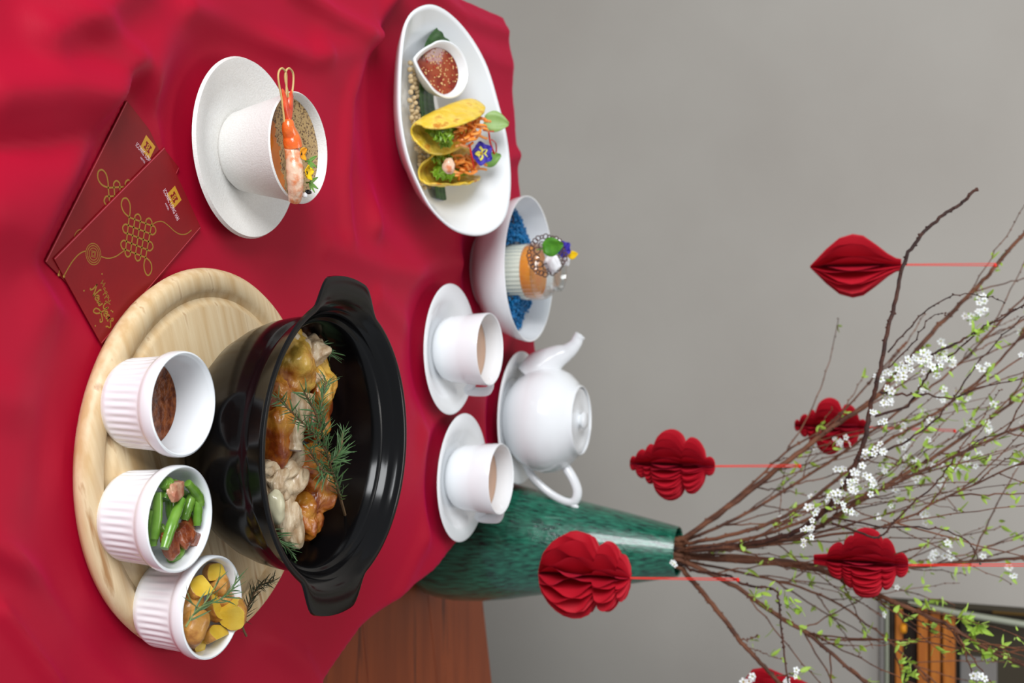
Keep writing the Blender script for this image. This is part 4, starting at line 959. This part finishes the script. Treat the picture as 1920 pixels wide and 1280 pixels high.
# ---------------------------------------------------------------- dessert bowl
DX, DY = -0.0978, 1.442
g = G(); r = 0.0985
g.lathe([(0, 0.003), (0.045, 0.003), (0.047, 0), (0.051, 0), (0.053, 0.004), (0.070, 0.013), (0.086, 0.031), (0.0955, 0.052), (r, 0.0655), (r - 0.0006, 0.0673), (r - 0.0024, 0.0668), (0.0925, 0.052), (0.083, 0.033), (0.067, 0.0165), (0.045, 0.0085), (0, 0.0075)], 96)
o = g.build('dessert_bowl', M['white']); o.location = (DX, DY, TZ); tag(o, 'wide white bowl with blue rice around a glass jar', 'bowl')
g = G(); rnd = random.Random(15)
for k in range(2600):
    a = rnd.uniform(0, 6.283); q = rnd.uniform(0.038, 0.083); hh = 0.0565 - 0.30 * (q - 0.036) - 0.028 * sstep(0.35, 0.75, -math.sin(a)) + 0.004 * noise.noise(Vector((math.cos(a) * 4, math.sin(a) * 4, q * 80)))
    lo_ = 0.012 + max(0, (q - 0.045)) * 0.75
    if hh < lo_: continue
    z = hh - abs(rnd.gauss(0, 0.006))
    g.blob((q * math.cos(a), q * math.sin(a), max(z, lo_)), (0.0028, 0.0016, 0.0016), 1, 0.1, seed=k, R=Matrix.Rotation(rnd.uniform(0, 3), 3, 'Z') @ Matrix.Rotation(rnd.uniform(-1, 1), 3, 'Y'))
g.lathe([(0.0385, 0.010), (0.0385, 0.030), (0.050, 0.029), (0.066, 0.026), (0.067, 0.024), (0.05, 0.012), (0.0385, 0.010)], 32)
o = g.build('blue_rice', M['blue']); o.location = (DX, DY, TZ); tag(o, 'blue sticky rice heaped around the glass jar', 'rice', kind='stuff')
g = G()
for k in range(26):
    v = Vector((rnd.gauss(0, 1), rnd.gauss(0, 1), rnd.gauss(0, 1))).normalized() * 0.005; g.blob(v, (0.0024,) * 3, 1, 0)
o = g.build('dark_berry', M['rasp']); o.location = (DX - 0.067, DY - 0.014, TZ + 0.043); tag(o, 'dark berry at the edge of the blue rice', 'berry')
jar = thing('dessert_jar', 'ribbed glass jar of white cream and orange jelly', 'jar', (DX + 0.004, DY - 0.002, TZ + 0.0085), 0)
g = G(); rib = lambda a, r, z: 0.0007 * math.cos(a * 36) if r > 0.0365 and z < 0.083 else 0
g.lathe([(0, 0.0), (0.033, 0.0), (0.0368, 0.004), (0.0372, 0.02), (0.0374, 0.060), (0.0370, 0.078), (0.0340, 0.086), (0.0275, 0.0905), (0.0252, 0.093), (0.0255, 0.0955), (0.0272, 0.098), (0.0272, 0.1015), (0.0258, 0.103),
         (0.0246, 0.1015), (0.0240, 0.094), (0.0262, 0.089), (0.0325, 0.084), (0.0352, 0.077), (0.0355, 0.06), (0.0352, 0.006), (0.032, 0.003), (0, 0.003)], 144, flute=rib)
g.build('glass', M['glass'], jar)
g = G(); g.lathe([(0, 0.0035), (0.032, 0.0035), (0.0357, 0.007), (0.0359, 0.056), (0.0355, 0.0565), (0, 0.0565)], 144, flute=lambda a, r, z: 0.0008 * math.cos(a * 36) if r > 0.034 else 0); g.build('cream', M['cream'], jar)
g = G(); g.lathe([(0, 0.0567), (0.0355, 0.0567), (0.0358, 0.058), (0.0357, 0.0695), (0.035, 0.071), (0, 0.0715)], 48); g.build('jelly', M['jam'], jar)
# lace tuile, cream, mint, pansy
def net(c, ux, uy, R0, lab):
    g = G(); c = Vector(c); rnd = random.Random(2)
    ux = Vector(ux).normalized(); uy = Vector(uy).normalized(); nz = ux.cross(uy)
    for k in range(30):
        a = k * 2 * PI / 30; q = R0 * (0.93 + 0.1 * rnd.random()); ctr = ux * q * math.cos(a) + uy * q * math.sin(a); rr = 0.0020 + 0.0014 * rnd.random()
        pts = [ctr + ux * rr * math.cos(b * PI / 4) + uy * rr * math.sin(b * PI / 4) + nz * 0.001 * math.sin(b + k) for b in range(9)]
        g.tube(pts, 0.0008, 5, cap=False)
    for k in range(10):
        a = k * 2 * PI / 10; q = R0 * 0.62; ctr = ux * q * math.cos(a) + uy * q * math.sin(a); rr = 0.0042
        g.tube([ctr + ux * rr * math.cos(b * PI / 4) + uy * rr * math.sin(b * PI / 4) for b in range(9)], 0.0008, 5, cap=False)
    o = g.build('lace_tuile', M['tuile']); o.location = c; tag(o, lab, 'tuile')
gz = 0.121
net(P(1026, 478, gz), (1, 0.1, -0.15), (0.05, 0.55, 0.65), 0.024, 'dark lace tuile ring perched on the jar mouth')
for k, (x, y, z, s, lab) in enumerate(((1036, 494, .124, .0135, 'larger whipped cream dollop on the lace tuile'), (1044, 460, .126, .0085, 'smaller whipped cream dollop behind the mint leaf'), (1062, 490, .131, .0058, 'tiny cream blob beside the yellow petal'))):
    g = G(); g.blob((0, 0, 0), (s, s * .9, s * .8), 4, 0.14, 2, seed=k + 5, amp2=.03); o = g.build('cream_dollop', M['whip']); o.location = P(x, y, z); tag(o, lab, 'cream', 'whipped cream dollops')
leafobj('mint_leaf', P(1022, 483, .134), (-0.15, 0.1, 1.0), (0.0, -1, 0.2), 0.026, 0.024, M['mint'], 'rounded mint leaf propped on the cream')
bpy.data.objects['mint_leaf'].location = P(1018, 466, .128)
pansy('pansy', P(1054, 466, .134), (0.2, -0.6, 0.6), 0.0115, 'violet pansy petals on the dessert jar', [M['pviol'], M['pviol'], M['pyell']])
leafobj('flower_petal', P(1066, 480, .138), (-0.2, 0.0, 1.0), (0, -1, 0.1), 0.013, 0.011, M['yel'], 'yellow petal topping the dessert', 'petal')
# ---------------------------------------------------------------- vase
VX, VY = 0.2925, 1.562; VZ = TZ + WZ
g = G()
prof = [(0, 0.004), (0.070, 0.004), (0.074, 0), (0.078, 0), (0.086, 0.010), (0.0905, 0.028), (0.0925, 0.055), (0.0900, 0.095), (0.0835, 0.140), (0.0765, 0.173), (0.0630, 0.245), (0.0500, 0.312), (0.0395, 0.362), (0.0358, 0.380), (0.0345, 0.3835), (0.0325, 0.382),
        (0.0325, 0.372), (0.046, 0.312), (0.059, 0.245), (0.080, 0.140), (0.086, 0.055), (0.075, 0.012), (0, 0.010)]
g.lathe(prof, 96); o = g.build('vase', M['green']); o.location = (VX, VY, VZ); tag(o, 'tall streaked dark green glazed vase of branches', 'vase')
neck = Vector((VX, VY, VZ + 0.3835))
# ---------------------------------------------------------------- branches
rnd = random.Random(21)
def flower_mesh():
    g = G()
    for k in range(5):
        a = k * 2 * PI / 5; d = Vector((math.cos(a), math.sin(a), 0.18)); s = Vector((-math.sin(a), math.cos(a), 0))
        c = d * 0.62; ring = [c + d * 0.38 * math.cos(b * PI / 4) + s * 0.34 * math.sin(b * PI / 4) for b in range(8)]
        g.add([c + Vector((0, 0, -0.06))] + ring, [(0, 1 + b, 1 + (b + 1) % 8) for b in range(8)], 0)
    g.blob((0, 0, 0.1), (0.2, 0.2, 0.14), 1, 0, mi=1)
    me = bpy.data.meshes.new('blossom'); me.from_pydata(g.v, [], g.f); me.materials.append(M['petal']); me.materials.append(M['pist']); me.polygons.foreach_set('material_index', g.m); me.update(); return me
def leaf_mesh(k):
    g = G(); petal(g, (0, 0, 0), (0.15 * k, 0, 1), (1, 0, 0.1), 1.0, 0.42, 0, 0.2 + 0.1 * k, 5)
    me = bpy.data.meshes.new('leaf'); me.from_pydata(g.v, [], g.f); me.materials.append(M['leaf']); me.polygons.foreach_set('use_smooth', [True] * len(g.f)); me.update(); return me
FL = flower_mesh(); LF = [leaf_mesh(0), leaf_mesh(1), leaf_mesh(-1)]
budg = G(); budg.blob((0, 0, 0), (1, 1, 1.5), 1, 0)
class Branch:
    def __init__(s, lab, pts, r0, r1, m='bark', group='branches in the green vase'):
        s.root = thing('blossom_branch', lab, 'branch', pts[0], 0, group); s.o = Vector(pts[0]); s.m = m
        s.pts = [p - s.o for p in smooth_path(pts, 6)]; n = len(s.pts)
        s.rad = [r0 + (r1 - r0) * i / (n - 1) for i in range(n)]
        for i in range(1, n - 1): s.pts[i] += Vector((rnd.gauss(0, .0006), rnd.gauss(0, .0006), rnd.gauss(0, .0006)))
        g = G(); g.tube(s.pts, s.rad, 8)
        for k in range(int(n * 1.2)):
            i = rnd.randrange(2, n - 1); v = Vector((rnd.gauss(0, 1), rnd.gauss(0, 1), rnd.gauss(0, 1))).normalized()
            g.blob(s.pts[i] + v * s.rad[i], (0.0015, 0.0015, 0.0019), 1, 0.1)
        g.build('stem', M[m], s.root)
    def at(s, u):
        n = len(s.pts); i = min(n - 2, int(u * (n - 1))); return s.pts[i].lerp(s.pts[i + 1], u * (n - 1) - i), (s.pts[i + 1] - s.pts[i]).normalized()
    def twig(s, pts, r=0.0011, leaves=3, flowers=0, fsz=0.0046):
        pts = smooth_path(pts, 5); n = len(pts)
        for i in range(1, n): pts[i] = pts[i] + Vector((rnd.gauss(0, .0008), rnd.gauss(0, .0008), rnd.gauss(0, .0008)))
        g = G(); g.tube(pts, [r * (1 - 0.6 * i / n) for i in range(n)], 5)
        for i in range(1, n, 1):
            if rnd.random() < 0.75:
                v = Vector((rnd.gauss(0, 1), rnd.gauss(0, 1), rnd.gauss(0, 1))).normalized(); g.blob(pts[i] + v * r * .8, (0.0011, 0.0011, 0.0014), 1, 0.1)
        g.build('twig', M[s.m], s.root)
        for k in range(leaves): s.leaf(pts[rnd.randrange(n // 4, n)])
        for k in range(flowers): s.flower(pts[rnd.randrange(n // 3, n)], fsz)
    def leaf(s, p, ln=None, more=1):
        if ln is None:
            for _ in range(more): s.leaf(Vector(p) + Vector((rnd.gauss(0, .003), rnd.gauss(0, .003), rnd.gauss(0, .003))), rnd.uniform(0.006, 0.013))
        d = Vector((rnd.gauss(0, .6), rnd.gauss(0, .6), rnd.gauss(.5, .5))); ln = ln or rnd.uniform(0.008, 0.016)
        inst(rnd.choice(LF), 'leaf', s.root, T(p) @ align(d, rnd.uniform(0, 6)) @ Matrix.Scale(ln, 4))
    def flower(s, p, sz=0.0048, sp=0.006):
        d = Vector((rnd.gauss(0, .5), -0.9 + rnd.gauss(0, .35), rnd.gauss(.2, .5))).normalized()
        inst(FL, 'blossom', s.root, T(Vector(p) + d * rnd.uniform(0.002, sp) + Vector((rnd.gauss(0, sp * .5), 0, rnd.gauss(0, sp * .5)))) @ align(d, rnd.uniform(0, 6)) @ Matrix.Scale(sz * rnd.uniform(.8, 1.15), 4))
    def auto(s, cnt, u0=0.3, ln=(0.08, 0.22), leaves=3, flowers=0, spread=0.40, r=0.0011):
        for k in range(cnt):
            p, d = s.at(rnd.uniform(u0, 0.98)); q = (d + Vector((rnd.gauss(0, spread), rnd.gauss(0, spread * .6), rnd.gauss(0.1, spread * .8)))).normalized()
            l = rnd.uniform(*ln); bend = Vector((rnd.gauss(0, .18), rnd.gauss(0, .1), rnd.gauss(0.05, .15)))
            s.twig([p, p + q * l * .33 + bend * l * .08, p + q * l * .66 + bend * l * .3, p + q * l + bend * l * .7], r * rnd.uniform(.7, 1.2), leaves, flowers)
N = neck
def br(lab, px, r0, r1, m='bark', inner=None):
    a = inner if inner is not None else (px[0][1] - 1037) * 0.00074
    st_ = [Vector((VX + a * 0.35, VY, VZ + 0.27)), PY(1262, 1034 + (px[0][1] - 1037) * 0.62, VY)]
    return Branch(lab, st_ + [PY(*p) for p in px], r0, r1, m)
b1 = br('long brown branch arching towards the dessert side, one lantern hanging from it', [(1295, 1000, 1.56), (1400, 925, 1.57), (1480, 862, 1.58), (1560, 800, 1.60), (1640, 745, 1.62), (1720, 655, 1.63), (1770, 600, 1.64), (1830, 540, 1.64), (1868, 497, 1.64), (1930, 425, 1.64)], 0.0042, 0.0022)
b1.auto(12, 0.25, (0.07, 0.22), 2, 0)
b1b = br('thin brown branch running alongside the long arching one', [(1295, 998, 1.585), (1400, 916, 1.60), (1470, 850, 1.62), (1560, 790, 1.66), (1640, 705, 1.68), (1700, 640, 1.70)], 0.0022, 0.0010); b1b.auto(6, 0.4, (0.08, 0.2), 1)
b2 = br('dark bare-tipped branch with the thickest blossom clusters', [(1330, 1028, 1.53), (1450, 1010, 1.48), (1520, 980, 1.45), (1573, 925, 1.42), (1604, 870, 1.41), (1622, 820, 1.40), (1632, 765, 1.40), (1645, 715, 1.39), (1660, 640, 1.39), (1680, 560, 1.39), (1693, 500, 1.39), (1720, 450, 1.39), (1762, 408, 1.39), (1800, 382, 1.39), (1832, 353, 1.39)], 0.0036, 0.0017, 'bark2')
def px_local(b, x, y, Y): return PY(x, y, Y) - b.o
for (x, y, n_, sp, lv) in ((1660, 720, 5, 14, 3), (1675, 705, 7, 14, 2), (1695, 692, 8, 14, 1), (1715, 682, 9, 15, 1), (1735, 668, 10, 15, 1), (1755, 680, 6, 14, 2), (1765, 668, 4, 12, 1), (1745, 700, 3, 10, 1), (1660, 755, 5, 11, 2), (1645, 780, 4, 10, 2), (1640, 850, 5, 12, 2), (1615, 890, 6, 14, 1), (1628, 910, 6, 12, 0), (1585, 915, 5, 12, 1),
                   (1600, 910, 4, 10, 0), (1560, 940, 5, 12, 2), (1580, 950, 4, 10, 2), (1625, 850, 3, 8, 1), (1518, 985, 5, 10, 1), (1515, 1000, 3, 8, 1), (1578, 880, 3, 6, 0), (1525, 955, 3, 8, 1), (1508, 1022, 3, 6, 1)):
    for k in range(n_): b2.flower(px_local(b2, x + rnd.uniform(-sp, sp), y + rnd.uniform(-sp, sp), 1.40), 0.0047, 0.004)
    for k in range(lv + 1): b2.leaf(px_local(b2, x + rnd.uniform(-sp, sp) * 1.3, y + rnd.uniform(-sp, sp) * 1.3, 1.41), rnd.uniform(.006, .012))
def tw(b, px, r=0.0012, lv=3, fl=0):
    b.twig([px_local(b, *p) for p in px], r, lv, fl)
tw(b2, [(1650, 735, 1.395), (1690, 740, 1.40), (1740, 741, 1.41), (1790, 745, 1.42), (1840, 725, 1.42), (1925, 708, 1.43)], 0.0015, 3)
tw(b2, [(1640, 780, 1.40), (1700, 760, 1.41), (1730, 720, 1.41), (1750, 690, 1.41), (1790, 660, 1.42), (1850, 610, 1.42), (1925, 570, 1.43)], 0.0017, 6, 1)
tw(b2, [(1740, 668, 1.40), (1800, 640, 1.41), (1830, 620, 1.41), (1870, 600, 1.41), (1925, 565, 1.41)], 0.0016, 8, 0)
tw(b2, [(1665, 660, 1.39), (1700, 620, 1.40), (1740, 580, 1.40), (1790, 554, 1.40), (1840, 553, 1.40), (1885, 565, 1.41)], 0.0011, 1)
tw(b2, [(1665, 690, 1.39), (1710, 645, 1.40), (1745, 595, 1.40), (1775, 590, 1.41)], 0.001, 0)
tw(b2, [(1625, 860, 1.40), (1690, 830, 1.42), (1750, 790, 1.44), (1800, 730, 1.45), (1850, 660, 1.46), (1925, 590, 1.47)], 0.0016, 6, 2)
tw(b2, [(1560, 980, 1.43), (1620, 1000, 1.40), (1650, 1005, 1.40), (1680, 975, 1.40), (1710, 945, 1.40), (1760, 900, 1.41), (1790, 860, 1.41), (1850, 820, 1.42), (1925, 800, 1.42)], 0.0015, 4)
tw(b2, [(1560, 970, 1.43), (1640, 984, 1.42), (1740, 990, 1.42), (1800, 1005, 1.43), (1830, 1035, 1.43), (1838, 1060, 1.43)], 0.0013, 1)
b3 = br('slender branch with small fresh leaves leaning over the teapot side', [(1310, 1015, 1.54), (1420, 990, 1.53), (1500, 950, 1.54), (1580, 890, 1.55), (1660, 830, 1.57), (1760, 770, 1.60), (1860, 690, 1.62), (1930, 610, 1.63)], 0.0030, 0.0014); b3.auto(14, 0.3, (0.08, 0.25), 3, 1)
b4 = br('thick brown branch rising steeply from the vase mouth', [(1310, 1030, 1.56), (1400, 1025, 1.56), (1500, 1003, 1.57), (1580, 960, 1.57), (1660, 910, 1.58), (1760, 850, 1.60), (1850, 790, 1.62), (1930, 730, 1.64)], 0.0044, 0.0016); b4.auto(18, 0.25, (0.08, 0.26), 4, 1)
b5 = br('thick branch leaning towards the slatted window', [(1310, 1045, 1.56), (1420, 1052, 1.55), (1520, 1065, 1.54), (1600, 1095, 1.53), (1680, 1130, 1.52), (1740, 1155, 1.51), (1800, 1185, 1.50), (1860, 1222, 1.50), (1930, 1250, 1.49)], 0.0048, 0.0018); b5.auto(14, 0.3, (0.07, 0.2), 4, 0)
b6 = br('straight upright branch behind the widest hanging lantern', [(1310, 1040, 1.58), (1450, 1048, 1.60), (1600, 1068, 1.62), (1720, 1062, 1.63), (1820, 1052, 1.64), (1930, 1045, 1.65)], 0.0038, 0.0018); b6.auto(14, 0.25, (0.08, 0.24), 3, 1)
b7 = br('lowest branch bending down over the wooden table', [(1288, 1078, 1.555), (1330, 1125, 1.53), (1372, 1180, 1.51), (1400, 1215, 1.50), (1440, 1258, 1.49), (1480, 1300, 1.48), (1540, 1380, 1.47)], 0.0040, 0.0024)
for (x, y, n_) in ((1412, 1268, 4), (1398, 1275, 2), (1480, 1268, 3), (1486, 1250, 1), (1470, 1278, 2)):
    for k in range(n_): b7.flower(px_local(b7, x + rnd.uniform(-6, 6), y + rnd.uniform(-5, 5), 1.45), 0.0048, 0.004)
b7.auto(4, 0.4, (0.03, 0.06), 2)
b8 = br('brown branch spreading low between the vase and the slatted window', [(1300, 1060, 1.56), (1380, 1100, 1.55), (1450, 1150, 1.54), (1510, 1185, 1.53), (1560, 1225, 1.52), (1610, 1270, 1.51), (1680, 1330, 1.50)], 0.0040, 0.0020); b8.auto(14, 0.3, (0.08, 0.24), 3, 0)
tw(b8, [(1540, 1200, 1.53), (1620, 1200, 1.52), (1720, 1202, 1.51), (1820, 1218, 1.50), (1925, 1212, 1.50)], 0.0013, 2)
b9 = br('drooping leafy twig dangling past the wooden table edge', [(1300, 1068, 1.53), (1360, 1078, 1.48), (1400, 1096, 1.45), (1450, 1105, 1.44), (1460, 1125, 1.43), (1463, 1160, 1.43), (1470, 1215, 1.43), (1480, 1290, 1.43)], 0.0020, 0.0010, 'bark2')
for k in range(34): b9.leaf(px_local(b9, rnd.uniform(1395, 1500), 0, 1.43) * 0 + px_local(b9, 1400 + 100 * (q := rnd.random()), 1098 + 30 * q + rnd.uniform(-14, 26), 1.43), rnd.uniform(.008, .015))
b10 = br('branch with pale blossoms between the dark branch and the long arch', [(1300, 1008, 1.57), (1400, 962, 1.58), (1500, 900, 1.60), (1600, 835, 1.62), (1700, 760, 1.65), (1800, 680, 1.68), (1930, 545, 1.70)], 0.0028, 0.0012); b10.auto(14, 0.3, (0.08, 0.25), 2, 1)
b11 = br('slender leafy branch fanning above the teapot', [(1305, 1025, 1.54), (1430, 1003, 1.52), (1560, 955, 1.52), (1680, 905, 1.52), (1800, 850, 1.52), (1930, 790, 1.52)], 0.0026, 0.0012); b11.auto(16, 0.3, (0.08, 0.25), 3, 1)
b12 = br('thin branch curving beside the widest lantern string', [(1305, 1032, 1.53), (1420, 1020, 1.50), (1540, 1005, 1.49), (1660, 985, 1.48), (1780, 930, 1.48), (1930, 860, 1.48)], 0.0024, 0.0010); b12.auto(12, 0.35, (0.08, 0.22), 2, 0)
b13 = br('thin branch crossing in front of the slatted window', [(1305, 1055, 1.58), (1420, 1080, 1.60), (1540, 1115, 1.62), (1640, 1180, 1.64), (1720, 1250, 1.66), (1790, 1310, 1.68)], 0.0022, 0.0010); b13.auto(12, 0.35, (0.08, 0.24), 3, 0)
# leaf tufts seen against the slatted window
for (b, x, y, n_, ln) in ((b5, 1805, 1157, 8, .017), (b5, 1830, 1172, 7, .017), (b5, 1818, 1190, 7, .016), (b5, 1815, 1205, 6, .015), (b5, 1850, 1225, 8, .018), (b5, 1885, 1225, 4, .016), (b5, 1740, 1130, 5, .014), (b8, 1698, 1243, 14, .012), (b8, 1702, 1262, 12, .012), (b5, 1908, 1190, 3, .010)):
    for k in range(n_): b.leaf(px_local(b, x + rnd.uniform(-12, 12), y + rnd.uniform(-9, 9), 1.50), ln * rnd.uniform(.7, 1.1))
tw(b5, [(1790, 1180, 1.50), (1805, 1205, 1.49), (1812, 1235, 1.49), (1826, 1265, 1.49)], 0.0015, 3)
for k in range(5): b5.flower(px_local(b5, 1832 + rnd.uniform(-8, 8), 1268 + rnd.uniform(-5, 5), 1.48), 0.005, 0.003)
for (b, x, y) in ((b4, 1800, 870), (b4, 1770, 900), (b3, 1850, 800), (b10, 1800, 740), (b3, 1760, 735), (b3, 1730, 730), (b10, 1815, 600), (b10, 1840, 590), (b3, 1765, 650), (b10, 1780, 680), (b4, 1700, 880), (b4, 1720, 900), (b3, 1690, 800), (b11, 1850, 690), (b12, 1740, 970), (b6, 1755, 1040), (b6, 1770, 1030), (b6, 1895, 1068), (b1, 1575, 825), (b11, 1660, 870), (b3, 1840, 560), (b10, 1690, 830), (b4, 1820, 865)):
    for k in range(4): b.flower(px_local(b, x + rnd.uniform(-9, 9), y + rnd.uniform(-9, 9), 1.60), 0.0052, 0.004)
    for k in range(3): b.leaf(px_local(b, x + rnd.uniform(-16, 16), y + rnd.uniform(-16, 16), 1.60), rnd.uniform(.009, .015))
# blossom fallen against the vase lip
for k in range(2): b9.flower(px_local(b9, 1262, 1054 + 5 * k, 1.51), 0.005, 0.002)
# ---------------------------------------------------------------- honeycomb paper lanterns
def lantern(lab, prof_px, cy, Y, top, nf=30, waves=3, amp=0.42, phase=0.0):
    """prof_px: (x, half width) along the hanging axis, in photo pixels at depth Y; top: pixel where the string is tied"""
    xm = (prof_px[0][0] + prof_px[-1][0]) / 2
    t_ = Y / (F * c_ + (xm - 960) * s_)
    base = PY(prof_px[0][0], cy, Y); topp = PY(prof_px[-1][0], cy, Y); Hh = (topp.z - base.z)
    pr_ = [((x - prof_px[0][0]) / (prof_px[-1][0] - prof_px[0][0]) * Hh, r * t_) for x, r in prof_px]
    t = thing('paper_lantern', lab, 'lantern', base, phase, 'red honeycomb paper lanterns')
    NZ = 76
    def rad(z):
        for (a, b), (c, d) in zip(pr_, pr_[1:]):
            if z <= c + 1e-9:
                u = (z - a) / max(1e-9, c - a); return b + (d - b) * u
        return pr_[-1][1]
    meshes = []
    for sgn in (1, -1):
        g = G(); da = 2 * PI / nf
        def fn(u, v):
            z = u * Hh; r = max(0.0005, rad(z)) * v
            a = sgn * da * amp * math.cos(2 * PI * waves * u) * (0.15 + 0.85 * v)
            return Vector((r * math.cos(a), r * math.sin(a), z))
        g.sheet(fn, NZ, 4)
        me = bpy.data.meshes.new('paper_fold'); me.from_pydata(g.v, [], g.f); me.materials.append(M['paper']); me.polygons.foreach_set('use_smooth', [True] * len(g.f)); me.update(); meshes.append(me)
    for k in range(nf): inst(meshes[k % 2], 'paper_fold', t, Matrix.Rotation(2 * PI * k / nf, 4, 'Z'))
    tp = PY(*top) - base; tp.rotate(Matrix.Rotation(-phase, 3, 'Z'))
    g = G(); z0 = Hh - 0.004
    g.tube([(0.0006, 0, z0), Vector((0.0006, 0, 0)) + Vector((tp.x, tp.y, tp.z)) * 1.0], 0.0006, 5); g.tube([(-0.0008, 0, z0), Vector((-0.0022, 0, 0)) + tp], 0.0006, 5)
    g.blob(tp, (0.003, 0.003, 0.002), 2, 0.1); g.build('string', M['string'], t)
def sil(segs):
    """lobes: list of (x0, x1, r_end0, r_max, r_end1)"""
    out = []
    for (x0, x1, a, m, b) in segs:
        for k in range(9):
            u = k / 8; base_ = a + (b - a) * u; out.append((x0 + (x1 - x0) * u, base_ + (m - (a + b) / 2) * math.sin(PI * u) ** 0.5 if m > max(a, b) else base_))
    return out
lantern('diamond-shaped red paper lantern hanging alone farthest from the vase', [(1519, 2), (1530, 13), (1550, 33), (1575, 53), (1600, 60), (1620, 56), (1645, 38), (1665, 22), (1680, 13), (1690, 11)], 500, 1.60, (1866, 497, 1.615), 28, 1, 0.46, 0.11)
L2 = [(1182, 1193, 7, 14, 8), (1193, 1212, 12, 27, 19), (1212, 1228, 22, 38, 27), (1228, 1286, 34, 67, 40), (1286, 1324, 38, 51, 15), (1322, 1340, 10, 18, 8)]
lantern('tiered red paper lantern hanging nearest above the teapot', sil(L2), 868, 1.52, (1500, 874, 1.57), 44, 2, 0.34, 0.07)
L3 = [(1490 + (a - 1182) * 0.86, 1490 + (b - 1182) * 0.86, c * .8, d * .8, e * .8) for a, b, c, d, e in L2]
lantern('tiered red paper lantern half hidden behind the arching branches', sil(L3), 797, 1.74, (1790, 808, 1.72), 40, 2, 0.34, 0.2)
lantern('round-bellied red paper lantern hanging in front of the vase', sil([(1010, 1124, 4, 79, 42), (1124, 1163, 48, 65, 34), (1160, 1181, 32, 42, 10)]), 1071, 1.38, (1384, 1087, 1.46), 26, 2, 0.46, 0.12)
lantern('widest red paper lantern with a pointed base, beside the upright branch', sil([(1526, 1552, 9, 11, 12), (1552, 1582, 14, 33, 30), (1582, 1602, 32, 47, 46), (1600, 1655, 50, 65, 48), (1655, 1680, 40, 46, 22), (1680, 1703, 16, 23, 9)]), 1048, 1.46, (1925, 1060, 1.50), 44, 2, 0.30, 0.0)
lantern('red paper lantern cut off by the picture edge under the lowest branch', [(1380, 4), (1392, 30), (1410, 56), (1435, 62), (1455, 56), (1475, 50), (1500, 46), (1520, 38), (1532, 20), (1545, 10)], 1308, 1.55, (1640, 1322, 1.52), 30, 2, 0.40, 0.1)
